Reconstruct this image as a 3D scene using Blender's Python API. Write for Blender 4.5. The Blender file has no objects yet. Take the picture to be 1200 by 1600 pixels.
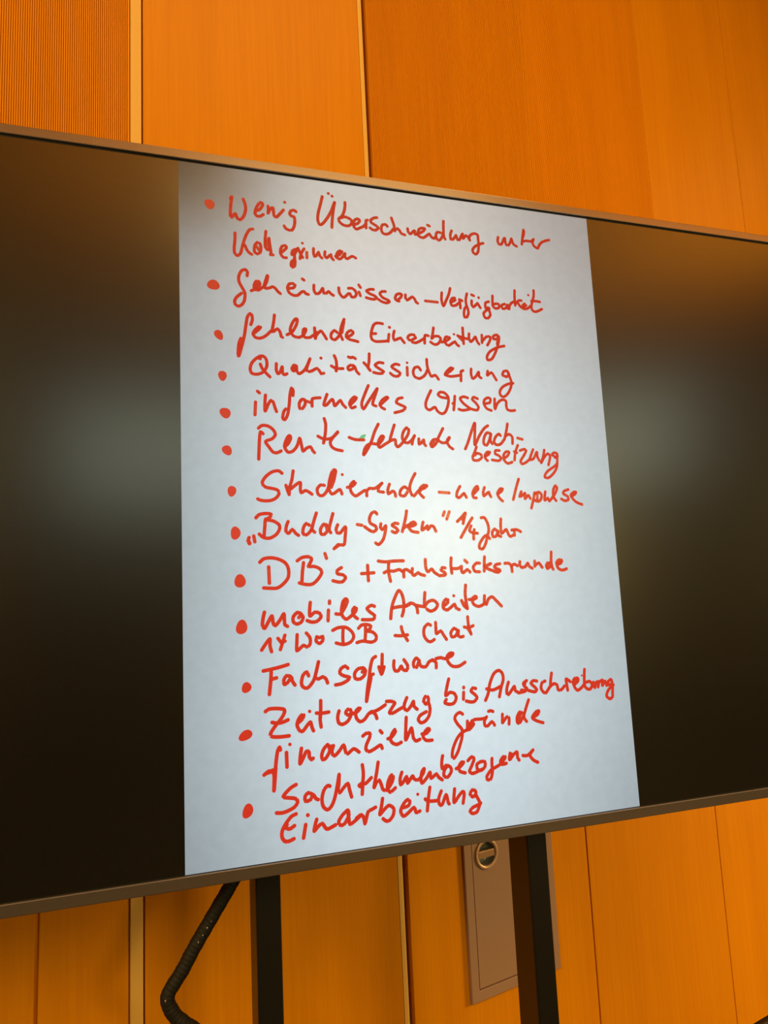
import bpy, bmesh, math, random
from mathutils import Matrix, Vector

random.seed(7)
scn = bpy.context.scene
COL = scn.collection

# ------------------------------------------------------------------ frames
# World: X along the panelled wall, Y into the wall (wall face at y = 0), Z up.
# The display stands in front of the wall, turned by ANG; D() turns a point of
# the display's own frame (x right, y away from viewer, z up) into the world.
ANG = math.radians(14.3)
GAP = 0.3424                     # wall distance behind the page's left edge
TOP = 2.05                       # height of the upper edge of the picture area
PAGE_W, PAGE_H = 0.748, 1.070
ca, sa = math.cos(ANG), math.sin(ANG)
def D(x, y, z):
    return Vector((x * ca + (y - GAP) * sa, -x * sa + (y - GAP) * ca, z))
ROT = -ANG

# ------------------------------------------------------------------ camera
cam = bpy.data.cameras.new('camera')
cam_o = bpy.data.objects.new('camera', cam)
COL.objects.link(cam_o)
R = Vector((0.9500050, -0.3086414, -0.0473645))
U = Vector((0.0023929, -0.1444943, 0.9895027))
B = Vector((-0.3122257, -0.9401458, -0.1365318))
rotm = Matrix(((R.x, U.x, B.x), (R.y, U.y, B.y), (R.z, U.z, B.z)))
rotw = Matrix.Rotation(ROT, 3, 'Z') @ rotm
cam_o.matrix_world = Matrix.Translation(D(-0.05287, -1.10744, TOP - 0.72354)) @ rotw.to_4x4()
cam.sensor_fit = 'VERTICAL'
cam.sensor_height = 36.0
cam.lens = 36.0 * 1140.8 / 1600.0
cam.clip_start = 0.02
scn.camera = cam_o

# ------------------------------------------------------------------ colour management, world, lights
scn.view_settings.view_transform = 'Standard'
scn.view_settings.look = 'None'
scn.view_settings.exposure = 0.0
scn.view_settings.gamma = 1.0
scn.view_settings.use_curve_mapping = False
scn.cycles.use_denoising = True
scn.cycles.max_bounces = 8
w = bpy.data.worlds.new('world')
scn.world = w
w.use_nodes = True
w.node_tree.nodes['Background'].inputs[0].default_value = (0.6, 0.6, 0.62, 1)
w.node_tree.nodes['Background'].inputs[1].default_value = 0.0

def area(name, loc, aim, sx, sy, power, col, spread=180):
    l = bpy.data.lights.new(name, 'AREA')
    l.shape = 'RECTANGLE'; l.size = sx; l.size_y = sy
    l.energy = power; l.color = col; l.spread = math.radians(spread)
    o = bpy.data.objects.new(name, l)
    COL.objects.link(o)
    o.location = loc
    o.rotation_euler = (Vector(aim) - Vector(loc)).to_track_quat('-Z', 'Y').to_euler()
    return o

WARM = (1.0, 0.72, 0.24)
WIN_E = 1.75                     # daylight panes of the high windows behind the camera
# ceiling lamps
area('ceiling_lamp', (0.3, -3.7, 3.96), (0.3, -3.7, 0), 1.8, 0.6, 22, WARM)
area('ceiling_lamp', (0.5, -1.3, 3.96), (0.5, -1.3, 0), 1.6, 0.3, 18, WARM)
area('ceiling_lamp', (4.0, -1.9, 3.96), (4.0, -1.9, 0), 0.6, 1.6, 9, WARM)
# fill lights added without fixtures, left, right and opposite
area('fill_light', (-2.5, -1.9, 2.3), (0.5, 0, 1.1), 0.8, 0.8, 74, WARM)
area('fill_light', (4.5, -2.0, 1.5), (1.5, 0, 0.1), 0.8, 0.8, 66, WARM, 120)
area('fill_light', (4.5, -2.8, 2.2), (1.5, 0, 1.0), 0.8, 0.8, 30, WARM)
area('fill_light', (1.2, -6.0, 2.0), (1.0, 0, 0.8), 1.2, 0.8, 68, WARM)
# free-floating uplights added to brighten the wooden ceiling
area('ceiling_fill', (0.0, -3.2, 3.1), (0.0, -3.2, 9), 3.0, 0.3, 46, WARM)
area('ceiling_fill', (3.2, -4.0, 3.1), (3.2, -4.0, 9), 1.8, 1.0, 66, WARM)


# strokes of the handwriting shown on the screen, in millimetres on the page (x right, y down)
HANDWRITING = [
 (5.4, [
  (0, "82.4,49.3 81.9,54 80.4,65.2 79.7,81.8 81.7,84.9 87.4,78.1 90.2,85 94.5,87.6 100.1,81.9 104.1,69.4 103.1,58.4 100.4,51"),
  (0, "80.3,51.5 81.1,55"),
 ], [
  (47.4, 67.1, 7.5, 8.8, -25),
 ]),
 (5.4, [
  (0, "120,69.1 127,65.3 132.1,56.3 129,52.9 124.6,57.3 120.6,65.3 119.1,73.8 122.4,77.6 127.6,77.3 132.5,73.5"),
  (0, "140.6,57.9 140.9,64.4 140.3,70.1 142.6,65.1 147.1,59.8 148.9,61.4 150,72.5 153.7,75.3 159.2,69.4 165.9,61"),
  (0, "186.8,61.5 183.3,59.2 177.9,61.2 176,66.2 178.6,70.2 183,70.9 184.2,79.2 182.4,88.8 178.7,94.9 174.3,95.5 169,93.3 166.2,89"),
  (5.2, "168.1,47.1 168.4,47.3"),
 ], [
 ]),
 (5.4, [
  (0, "232.3,28 228.5,42.9 224.2,58.8 223.1,70.4 225,77.7 228.6,78.8 236.2,70.5 246,53.9 253.2,35.6 250.9,47.5 248.3,65.1 246.8,81.6"),
  (5.2, "242.9,20.9 243.2,21"),
  (5.2, "249.2,24.8 249.5,25"),
  (0, "271.5,33.1 270.5,44.8 266.2,57 259.4,64.6 260.2,69.3 266.5,74.3 274.8,75.1 280.6,71.5 281.8,64.6 277.3,61.3 269.9,59.4 263.2,62.2"),
  (0, "285.2,71.9 292.9,68 296,62.7 293.3,60.2 288.5,61.8 284.8,68.1 285.6,75.7 289.6,79 295.4,76.4 302.1,72.6 306.1,68.2"),
  (0, "306.8,74.9 307.1,67.1 307.4,61.2 310.3,59.9"),
  (0, "327.2,53.2 322,54.5 316,59.1 316.8,63.9 324.2,67.8 328.8,72.1 323.8,76.6 318.1,76.4 314,73.6"),
  (0, "345.4,67.1 342.7,64.1 336.8,65.2 334,72.4 336.1,80 342.7,81.7 349.7,78.3 355.9,70.6"),
  (0, "353.6,50.3 355.6,56.9 357.6,63.5 358.6,73.8"),
  (0, "358.7,72.2 363.8,68.7 367.5,72.1 370.2,76.7 376.9,78.8"),
  (0, "382.5,66.3 383.2,72.1 386.9,75.6 392.1,71 395.2,68.6 395.8,75.5"),
  (0, "397.8,75.2 406,71.2 412.3,66.5 414.5,62.2 408.5,62 403.3,65.6 400.8,74.9 405.5,79.2 411.5,79.5 417.8,74.8 423,71.1 425.7,75.8 429.6,78.3 434.8,75.6"),
  (0, "420.1,55.1 423.9,56.4"),
  (0, "430.6,78.8 435.5,74.6"),
  (0, "444.5,66.4 438.4,65.8 435.1,71.6 436.6,79.4 440.5,80.9 446,75.3 449.7,64.8"),
  (0, "451,43.5 450.2,56.7 449.9,70.8 452.3,77.5"),
  (0, "465.7,59.8 462.8,67.2 463.2,76.2 467.4,75.7 472.9,69 474,67.8 476.2,75.6 479.7,75.2 483.3,68.7 486.7,63.2 487.2,71.9 492.8,65.5 496.2,67.1 500.1,73.7"),
  (0, "499.6,72.8 499.6,66.7 504.5,61.6 511,59.6 516.1,61.6 516.6,68.7 516.8,80.9 514.9,93.3 510.3,98.8 505.2,96.4 504.6,90.4 510.3,83.7 520.1,78.4 526.2,76.1"),
 ], [
 ]),
 (5.4, [
  (0, "557.1,60.7 555.5,68 557.6,74 563,73.3 568,63.4 570.4,61.1 570.9,68.2 572.6,73.8 577,73.7 581.9,65.9 583.8,60.5 587,70.5 593.6,74.2"),
 ], [
 ]),
 (5.4, [
  (0, "610.2,40.1 607.7,51.3 604.5,68.8"),
  (0, "607.2,62.8 615.1,60.8 623.9,60.8 629.9,55.9"),
  (0, "611.1,42.5 609.6,50 607.3,55.9"),
  (0, "629.9,55.9 627.1,62.5 629.8,69.5 637.3,72.8 640,67.3 646.2,60.2 654.4,56.1 662.5,53.4"),
 ], [
 ]),
 (5.2, [
  (0, "86.3,111.1 86,123 84.6,137.6 85.3,145.7 89.4,149.4 94.5,144.6 98.2,130.6 103.6,113.5 109.8,102.7 115,101.1"),
  (0, "101.6,130.2 104.8,138 108.1,142.2 112.3,144.9"),
  (0, "121.3,123.3 117.3,129.2 116.7,139.3 120.9,142.9 126.1,139.2 127.2,130.8 125.6,124.6 121.3,123.3"),
  (0, "120.8,130.6 123.6,135.8"),
  (0, "136,102.2 134.4,117.1 134.4,129 138.3,134.1 140.5,127.4 140.5,113.6 141.6,123.6 143.3,138.1 142.4,141.9 146.7,141.7"),
  (0, "135.6,117 135.7,126.1"),
 ], [
 ]),
 (5.2, [
  (0, "159,137.2 164.4,132 168.9,126.8 167.3,123.3 162,124.9 159.2,130.7 159,138.1 163.2,144.1 168.4,144.1"),
  (0, "181.8,137.2 181.2,145.4 176.6,150 175.8,157.2 178.2,159.5 181.8,156.1 182.4,148.3 181.7,141.3"),
  (0, "184.1,127.7 179.1,130.4 177.5,137.7 181.9,136.2 186,128.5 187,126.4"),
  (0, "179.2,147.7 178.9,156.8"),
  (0, "188,125.2 190.7,132.1 195.4,140.8"),
  (0, "198.2,125.1 193,133.9 190.8,143.3"),
  (4.6, "195.4,115.5 195.8,115.7"),
  (0, "202.5,130.7 202.4,140.6"),
 ], [
 ]),
 (5.2, [
  (0, "214.1,122.8 213.8,130.4 215.2,136.5 218.2,135.1 222.4,128.4 224.1,134.4 228,138.1"),
  (0, "233.4,126.1 232.7,133.4 236,136.8 240.2,132.6 243.3,130.2 244.1,135.3 247.3,139"),
  (0, "251.2,132.4 258.4,128.4 262.7,122.7 258.7,121.7 254.5,125.8 252.2,133.3 258.1,136.4 263.4,132 267.7,125.3 267.4,131.6 271.4,134.3 279.8,129.1 286.2,131.5"),
  (0, "256.5,127.6 254.2,133.1"),
 ], [
 ]),
 (5.3, [
  (0, "103.9,182 104.8,176 101.6,171.8 95.6,174.3 91.2,182.8 91,192.7 95.9,202.9 99.9,211.5 98.8,224 94.4,231.5 89.4,234.1 84.5,231.6 83.7,225.4 87.2,218.9 94.8,212"),
  (0, "110.1,206.5 117.8,201.7 123.9,194.8 122.3,189.5 118.1,189.9 114.9,196.6 115.2,202.8 121.1,204.4 128.1,198.9"),
  (0, "118.8,193.5 118.7,199.8"),
  (0, "136.3,178.1 133.5,186.6 130.6,197.7 134,200.1 140,198.6 144.4,196.3 148.6,198.6 152.8,203.7 156.7,206.9"),
  (0, "137.1,178.9 135.2,188.2 131.9,195.8"),
 ], [
  (51.2, 202.4, 9.6, 8.5, 0),
 ]),
 (5.3, [
  (0, "171.2,196.4 178.3,194.8 181.1,190 177.6,187.6 171.5,189.1 168.6,195.8 171,203.7 177.9,207.6 184.9,207 191.3,200.9 195.7,199.5 198.3,202.9 202.7,203.8"),
  (0, "193.4,177.9 196.2,180"),
  (0, "212.5,186.8 212.2,195.2 215.2,201.3 220.6,199.9 225.3,193.9 227.2,190.9 228.7,199.1 233.2,198.7 237,195.5 240.4,198.9 244.9,201.6"),
  (0, "254.5,187.3 255.1,195.6 260.3,203 264.9,201.8 270.6,196 273.4,195.7 275.9,201.1 281.5,200.6 284.5,195.6 282.9,190.1 277.5,186 271,186.6"),
  (0, "289.3,191.4 291.4,197.8"),
  (0, "289.3,178.8 292.1,183.2"),
  (0, "314.9,184.2 308.3,184.8 302.5,188.2 307.9,192.4 316.2,195.4 319.8,198.9 315,201.8 307.5,201.3 301.4,200"),
  (0, "336,185.9 329.9,186.5 325.9,190.7 330.3,196.9 339.6,200.8 342.3,203.4 336.5,206.2 328,204.3 322.9,201"),
  (0, "355.9,200.2 362.9,193.9 365.1,188.9 361.4,187.3 355.5,189.8 352.8,196.7 355.9,200.2 359.7,200.9"),
  (0, "371.9,188.2 371.6,194 374.3,197.6 379.4,194.2 384.4,190.9 388.1,194.4 390.7,199.9 393.6,201.6"),
 ], [
 ]),
 (5.3, [
  (0, "407.6,196 430.4,196.3"),
  (0, "439.5,177.9 438.3,190.7 441,202.1 446.7,191.8 452.5,179.6 455.8,168.4"),
  (0, "456.2,193.9 464,189.3 463.2,185.4 458.1,186.9 455,193 457.2,199.7 464.3,199 469.7,194.6"),
  (0, "473.2,203.1 472.8,193.4 472.2,187.5 477.2,189.4"),
  (0, "487.3,175.2 484.5,186.4 484.9,196.2 487.4,203.8 487.9,211.6 484.3,218.8 480.2,219.2 479.3,212.4 481.3,203.4 485.8,198.1"),
  (0, "495.8,187.3 495.3,194.3 498,198.9 503.5,194.5 506.8,191.2 509.6,195.9 511.8,199.3"),
  (0, "496.1,176.4 500.5,177.9"),
  (5.2, "509.5,180.5 509.9,180.6"),
  (0, "529.1,199.7 523.6,202.6 517.4,209.1 519.5,216.4 525.1,217.3 530.3,211 528.8,203.1 526.5,197.4"),
  (0, "529,186.2 522.5,189.2 522.3,198.8 529.2,198.5"),
  (0, "537.2,174.5 536.4,185.5 536.5,193.5 540.8,197.5 547.2,196.5 549.6,192.3 547.7,188.9 541.4,189.1 537.1,191.1"),
  (0, "560.5,187.7 553.9,190.9 555.6,196.8 562.1,195.2 565.8,188.9 565.3,194.9 568.8,196.2"),
  (0, "568.8,196.2 569.9,190.5 573.5,185.1 579.1,181.6"),
  (0, "582.4,160.1 581.3,173.3 581.4,188.5"),
  (0, "582.1,185.4 589.1,178.7 594.5,178.2"),
  (0, "587.6,183.9 592.4,190.5 597.6,193.1"),
  (0, "595.7,190.2 603.5,186.5 600.5,183.7 596.5,188.1 599.7,193.5 606.4,191.7 612.6,186.7"),
  (4.5, "609.4,166.2 609.8,166.4"),
  (0, "621.3,156.3 620.4,167.6 616,180.2 614.1,190.6 617.9,196.3 624.5,196.2 635.5,190.7"),
  (0, "615.2,177.3 624,176.5 632.3,177.1"),
 ], [
 ]),
 (5.3, [
  (0, "108,263.1 110.7,254.9 110,247 107.5,244.9 103.2,250.3 100.4,264.6 97.5,282.4 93,300.3 88.3,315.9 87.4,309.4 89,295.3 92.1,286.9"),
  (0, "90.6,296.9 88.4,311"),
  (0, "111.3,277.9 119.5,271 123.4,266.3 120.5,265.7 115.3,270.5 111.3,277.9 115,283.7 122.6,284.4 131.1,279.9 139.8,271.2"),
  (0, "117.9,269.4 114.4,275.9"),
  (0, "146,243.9 144.5,255.7 141.5,272 145,270.8 150.2,266.8 154.4,271.9 155.9,278.9 158.1,280.5"),
  (0, "165.4,275.5 174.3,269.4 181.6,256.2 182.7,248 179.3,248.3 173.8,256.9 170.8,267.9 175.8,276.5 184.4,278.5 191.5,274.4 196.1,266.8 196.3,263.2 192.7,264.4 191.6,272.6 194.9,277.7 202.8,277.1 208.2,273.1"),
  (0, "211,260.2 211.1,268.4 211.6,278.3 213.6,272.7 220.9,264.9 225.2,269.1 230.3,277.8"),
  (0, "213.8,267.2 212.2,277.3"),
  (0, "248.7,265.4 244.3,262.1 238.7,268 238.4,275.3 243.7,278.2 250.2,272.6 254.1,265"),
  (0, "261.4,241.4 256.4,253.8 254,266.8 257.3,276.7"),
  (0, "260.9,245.2 256.8,264.8"),
  (0, "264.7,271.5 272.2,268.2 276,263.3 272.5,259.9 266,264.1 263.8,271.6 270,275.7 277.3,277 283.6,278.4"),
 ], [
  (58.1, 283.7, 6.1, 8.8, -28),
 ]),
 (5.3, [
  (0, "328,243.7 318.6,243.2 311.9,247.5 307,262.8 307.9,272 314.3,275.6 325.5,274.8 335.4,273.3"),
  (0, "309.3,262.6 315.3,261.8"),
  (0, "338.4,261.3 336.5,274"),
  (5.5, "339.8,249 340.2,249.1"),
  (0, "348.2,254.9 345.9,263.5 347.4,270.9 353.2,268.6 359.1,266.3 361.7,269.8 365.3,274.3"),
  (0, "386.1,264.2 383.5,259.1 375.7,259.7 371.6,265.3 376.2,269.1 386.1,264.2"),
  (0, "379.8,272.3 386.6,272.7 396.6,267.3 402.7,263"),
  (0, "402.1,272.5 402.7,263 403.9,258.1 409.8,258.6"),
  (0, "419.9,243.5 417.9,254.2 415.4,263 420.6,258.8 428.5,258.2 432.2,262.7 427.7,270.7 420.7,273.5 413.1,269.5"),
  (0, "433.8,268.3 442,265.4 449.3,259.5 442.4,258.1 439.1,264.1 441.6,270.6 446.4,273.2 454.8,267.7 458.9,265.5 461.6,270.1 465.5,272.8"),
  (4.5, "457.4,252.1 457.8,252.3"),
  (0, "464.3,254.1 472.6,256.8 483.6,258.9"),
  (0, "466.6,256.3 474.2,263.4"),
  (0, "474.8,239.1 474.7,249.8 474.9,268.2"),
  (0, "486.4,248.9 485.8,256.7 488.4,263.4 493.8,259.1 498.3,253.9 500.8,261.5 504.5,266.7"),
  (0, "510.9,249.4 510.3,263.7"),
  (0, "511.1,260.7 520,251.8 527.3,252.3 525.3,259.7 520.5,267.4"),
  (0, "538.5,254.8 533.3,255.1 533,250.2 539.1,247.2 544.1,250 542.1,262.4 535.7,278.5 527.4,291.8 519,294.3 518.5,287.5 525.3,278.2 539.4,270.4 553.4,266.5"),
  (0, "542.1,249.6 539.9,264.5"),
 ], [
 ]),
 (5.3, [
  (0, "125.2,313.8 116.8,317 108.2,326.2 105.5,336 107.9,342.8 116.1,344 125.4,340 131.6,330 131,318.7 126.1,313.7 120.2,314.5"),
  (0, "121.8,318.4 118.4,317.4"),
  (0, "121.6,327.1 124.7,334.8 130.4,341.4 136.2,347.2"),
  (0, "146.9,324.7 146.6,335.2 149,341.2 152.5,338.4 156.1,329.4 156.4,339 159.2,342.4 163.5,340.4"),
  (0, "179.4,327 175.1,325.5 171.5,331.9 174.8,335.3 179,327.9 179.5,335 183.3,339.2 191.3,333.4 196.9,324.2 201.6,313.1 195.8,328.7 195.7,333.1 200,334.7 205.3,332.6 212.5,328.6 216.7,332.8 219.2,337.1 223.7,335.9"),
  (0, "175,328.2 175.7,333.5"),
  (5.2, "219.6,310.7 220,310.9"),
 ], [
  (62.7, 349.4, 6.4, 8.3, 0),
 ]),
 (5.3, [
  (0, "236.6,322.9 244.5,326.6 256.1,326.2"),
  (0, "242.1,305.1 245,313 245.5,323.8 244.3,331.1"),
  (0, "243.6,324.8 244.3,330.2"),
  (0, "274.5,320.2 269.1,319.6 264.4,323.6 266,328 272.4,325.8 276.2,321.9 278.6,329 283,333.9"),
  (0, "266,305.8 270.1,306.8 273.8,305.8 277.9,308"),
  (0, "292.1,314 297.4,319.7 302.6,326.7"),
  (0, "302.1,297.9 301.1,311.2 299.1,322.3 302.6,326.7"),
  (0, "325.5,312.4 318.1,312 311.3,317 317.6,322.1 325.7,327.1 322.8,330.4 315.3,330.9 308,329.5"),
 ], [
 ]),
 (5.3, [
  (0, "353.7,313.8 347.1,312.9 340.2,317.9 347.5,323.1 354.8,328.2 350.7,333.6 343.2,333.5 337.4,329.2"),
 ], [
 ]),
 (5.3, [
  (0, "367.8,317.2 367.6,331.1"),
  (4.5, "368,309.1 368.4,309.3"),
  (0, "391.9,320.7 388,315.4 381.2,317.3 378.2,324.9 380.3,332.3 388.8,335.5 398.8,329.3 404.2,319.6"),
  (0, "404,300.8 404.5,314 408.6,326.9 411.3,330.5 418.3,328.2 423.8,335"),
 ], [
 ]),
 (5.3, [
  (0, "436.1,326.2 446.5,319 451.8,313.9 447.8,313.2 441.6,318.3 436.5,325.6 445.8,328.5 457.9,326.8 464,325.5"),
  (0, "465.3,335.4 466,325.4 466.4,318.7 470.6,316.6"),
 ], [
 ]),
 (5.3, [
  (0, "486,312.8 485.3,322.4 487.8,329.9 494.2,325.7 499.9,317.7 500.3,325.4 504.2,328"),
 ], [
 ]),
 (5.3, [
  (0, "517.5,314.7 515.9,321.6"),
  (0, "516.5,322.5 524.5,317.2 529.2,323.7 533.2,330.2"),
  (0, "557.2,316.2 562,330.6 560.7,341.3 553.9,353.3 545.1,359.9 539.1,357 538.5,350.2 544.3,342.2 555.2,336.2 565.5,334.1"),
  (0, "552.5,322.7 546,320.4 548.6,313.8 555.4,312.4 558.7,319.1 553.1,323.3"),
 ], [
 ]),
 (5.3, [
  (0, "112.6,389.1 111.3,409.7"),
  (0, "116,371.5 119.1,374.2"),
  (0, "128.4,377.1 127.2,390.1 127.2,403 132.5,391.6 136.8,385.4 140.1,387.8 143.2,398.1 145.1,403.2"),
  (0, "171.9,375.9 172.6,368 170,363.7 167.3,374.4 165.4,391.9 162.4,407.6 157.9,415.6 154.6,413.1 156.6,402.7 160.1,398.2"),
  (0, "169.9,367.2 171.1,374.2"),
  (0, "186.3,381.3 181.8,387.7 182.4,396.4 186.7,396.2 191.2,389 190.6,382 186.3,381.3 183.6,384.1"),
  (0, "192.3,383.7 200,385.9"),
  (0, "202.4,392 202.7,381.4 205.4,378.7 216,377.3"),
  (0, "227.6,371 223.7,381.3 221.7,389 226.1,388.8 236.2,379 239.3,389.5 243.9,385.7 249.5,380.1 252.8,386.2 257.9,391.7"),
  (0, "266.2,386.5 273.7,379 276.7,374.4 273.5,373.1 268.4,377.4 264.5,384.8 267.8,391.8 274.2,389.7"),
  (0, "298,352.5 292.5,364.6 286.4,379.3 285.2,386.5 288,392.7 296.4,380.6 308.2,363.8 313.1,357.1 308.8,369.2 304.6,380.3 304.4,384.8 309.8,386.9"),
  (0, "316.4,385.2 326,376.5 330.9,371.8 328.2,371 321.4,375.8 316.5,383.3 319,388.7 324.4,391.5"),
 ], [
  (65.9, 408.5, 7.8, 9, -35),
 ]),
 (5.3, [
  (0, "356.3,370.5 348.7,372.7 345.5,379.3 353.7,383.5 360.7,386.8 356.1,392.5 341.8,396.8"),
 ], [
 ]),
 (5.3, [
  (0, "408.5,355.4 402.4,366.5 397.8,377.8 398.3,386.1 403.9,389.6 410.9,385.6 414.8,384.5 418.3,390.8 425.9,395.2 433,391.2 438.7,377.8 439.5,365.6 433.1,358.4 425.3,357.5 421.1,361.8 426.7,366.2 439.4,367.5"),
  (0, "447.3,376.5 449.9,375.4"),
  (0, "451.9,363.1 450.3,375.4 448.3,387.7"),
  (0, "475.9,365.2 468.4,363.3 461.6,366.8 466.7,374.7 476.2,381.8 479,384.5 465.8,387.5 457.9,385.8"),
  (0, "494.4,365.8 487.5,363.3 484.2,367.3 490.8,373.6 495.3,381 492,385.9 483.9,385.2 479,383.6"),
 ], [
 ]),
 (5.3, [
  (0, "509.1,373.7 517.4,371.4 518.9,364.7 513.9,363 507.5,367.1 506,373.8 510.5,382.2 519.4,385.6"),
  (0, "527.2,364.3 526.3,375.8 526.8,382.5 531.7,372.7 540.5,365.6 548.7,367.1 548.9,376.7 550.6,382.4 557.7,384.4 565.1,383.3"),
 ], [
 ]),
 (5.4, [
  (0, "123,439.6 119.2,436.7 117.3,448.6 116.2,465.5 115.4,479.9"),
  (0, "116.1,430.8 121.6,426.4 130.8,426.9 138.9,432.6 142.1,440.2 136.9,447.2 126.8,451.7 131.6,460.1 138,468.4 144.6,469.1 150.6,466.1"),
  (0, "156.6,459.4 161.9,454.2 166.3,445.4 164.8,441.2 161.3,443.9 156.8,454.3 156.6,461.1 161.4,467.8 169.1,465.9 176.2,457.2 180.5,445 183,455.3 185.3,465.6 190.5,461.1 197.5,458.4 200.7,464.3 203.7,467.7"),
  (0, "163,444.7 159.3,455.9"),
  (0, "210.2,440.7 218.8,444.8 229.3,444.4 236.5,439.9 242.9,433.5"),
  (0, "221.4,411.4 223.5,421 222.2,436.8 218.8,451.7"),
  (0, "221.4,442.9 219.4,450"),
  (0, "242.9,432.6 233.7,443.4 229.9,450.5 232.3,457.5 239.1,461.6 249.3,463.5"),
 ], [
  (67.6, 467.1, 6.8, 8.5, -35),
 ]),
 (5.4, [
  (0, "261.6,441.2 271.8,444.4 286.2,444.5"),
  (0, "312,417.3 305,430.6 298.8,446.8 290.8,461.2 284.7,469.3 286.9,459.6 291.6,453.3 298.6,450.4 307.7,451"),
  (0, "292.1,454.1 286.1,466.7"),
  (0, "310.4,451.9 317.1,444.5 320.2,438.2 316.6,437.4 311.6,444.7 310.3,452.8 312.9,456.2 322.3,450.6 329.9,446"),
  (0, "316.4,441 312.3,450"),
  (0, "339.8,417.7 335.4,429.6 331,444.1 335.6,443.1 340.3,443 340.8,451 344.3,454.5 352.1,448 362.3,434.2 364.7,425 361.1,421.9 355,429 352.6,439.9 357.8,447 363.4,446.8 369.4,442.1 374.5,434.7 371.3,441.2 369.3,449.4"),
  (0, "381.8,439.9 381.8,449 386.2,446.2 390.3,441.5 390.8,447.9 393.5,451.4"),
  (0, "414.3,439.9 407.5,441 402.3,448.5 404.9,453 412,447.3 416.3,439.8"),
  (0, "408.3,443.7 405,450.2"),
  (0, "426.2,420.7 420.7,430.5 416.3,439.8 422.7,445.2 430.5,444.9 435.7,439.3 437.3,435.9 433.8,439.3 432.5,444.9 436.9,452.1 442.5,455.7"),
 ], [
 ]),
 (5.4, [
  (0, "465.2,455.1 470.9,443.8 479.3,423 485.9,409.3 485.3,422.8 483.6,447.2 492.7,432 502.7,418.5 510.6,412.9"),
  (0, "514.3,426.6 507.3,425.9 501.5,435.5 500.8,444.9 505.7,447.5 511.4,438.9 515.3,427.5 513.4,438.9 517,444.8"),
  (0, "533.5,429.8 530.6,427 524.1,432 520.4,440.5 524,446.1 532.3,444.9 539.5,437.2"),
  (0, "548.5,408.3 545.5,420.8 540.6,436.2"),
  (0, "542.7,430.4 550.2,426.8 556,431.5 555.7,443.3"),
  (0, "566.3,433.1 575.5,435.2"),
 ], [
 ]),
 (5.2, [
  (0, "486.3,450.8 482.7,459.3 478.1,468.7 479.7,474.2 488.7,474 495,469.3 494.4,464.6 486.5,462 482.3,465.8"),
  (0, "501.2,467.3 508.5,463.4 510.9,459.6 505.8,459.7 501.3,465.4 501.9,471 505.7,474.6"),
  (0, "529.4,456.3 522.2,456.5 520.8,462.2 526.7,464.8 531.5,469.4 527,474.2 514.3,473"),
  (0, "538.6,469.3 545.2,464.4 547.7,458.7 542.6,457.9 537,463.7 537.3,473.1 544.1,478.6 552.5,476"),
  (0, "565.7,445.9 560.1,458.4 557.3,472.7"),
  (0, "557.7,457.5 563.1,459.3"),
  (0, "569.1,455.3 578.3,452.6 581.2,455.1 576.3,463.7 569.3,473.4 570.9,479 579.5,476 588.4,469.2"),
  (0, "595.1,452.8 590,463.4 587.2,471.1 594.8,469 602.1,457.4 602.5,465.1 606.1,472.6"),
  (0, "617.3,453.2 614.2,464.8 609.3,476.4 617.4,464.7 624.2,459.8 628.1,464.5 623.5,479.9"),
  (0, "642.3,462.3 640.5,481.6 632.9,494.1 621.5,502.9 614.2,501.1 620.4,491.5 636.2,481.6 639.8,477.7"),
  (0, "638.8,465.2 632.6,461.5 636.2,457.6 642.5,459.4 642.3,466.1 637.6,466.2"),
 ], [
 ]),
 (5.4, [
  (0, "150.9,501.7 145.5,497.9 135.5,499.7 125.4,507.4 119.9,516.6 124.2,523.3 134.8,525.7 143,528.1 145.3,534 139.3,541.5 129.4,544.9 117.9,544.4 112.3,542.1"),
  (0, "156.5,520.5 158.8,528.9 161.1,535.2"),
  (0, "160.6,523.8 161.5,532.2"),
  (0, "168.5,497.5 166,511.9 162.3,523.8 161.1,535.2"),
  (0, "163.9,526.3 173.4,518.6 179.4,516 179,527 180.5,532.1 186.6,528.7 191.6,530.3 197.4,534.5"),
  (0, "217.7,520.2 211.7,519.6 206,526 207.4,534.5 213.6,536.7 220.8,530.1 228.4,512.9 236.8,499 235.2,494.7 230.6,499.1 225.7,514.7 225.2,526.7 229.3,533.9 234.6,531.8 242.7,526.6 245.9,533.8"),
  (0, "236.8,497.3 233.7,511.2 228.8,523.2"),
  (4.9, "247.5,502.3 247.8,502.5"),
  (0, "255.1,523 263.1,521.2 268.7,516 266.1,513.4 260.5,519.5 261,529.9 267.8,536.8 275,533.3 283.3,528 287.8,528"),
  (0, "266,516 263.2,520.4"),
  (0, "287,536.7 287.4,528.9 291.5,524.5 300.5,524.4 308,520 313.6,515.5 307.8,522.6 306.6,528.7 315.6,530.4"),
  (0, "326.3,517.1 323.1,526 323.7,533 331.2,528.6 334.8,531.2 335.9,537.3"),
  (0, "357.3,524.8 351.9,521.3 345.1,526.7 343.8,534.7 351.1,536.4 357,529.3"),
  (0, "371.8,498.8 364.5,511.4 361,523.9 364.2,534.6 367.8,536.3 376.8,527.4 387.4,522.8 391.4,519.2 385.8,518.4 379.8,522.9 377.5,530.9 384.5,538.9"),
  (0, "385.6,520.2 379.6,527.4"),
 ], [
  (73.6, 530.3, 6.4, 8.5, 12),
 ]),
 (5.4, [
  (0, "412.6,529.8 430.8,531"),
 ], [
 ]),
 (5.4, [
  (0, "451,519.6 445.5,528.7 444,536.9 448.7,538.7 457,531.9 458.8,533.2 461.8,538.6"),
 ], [
 ]),
 (5.4, [
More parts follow.
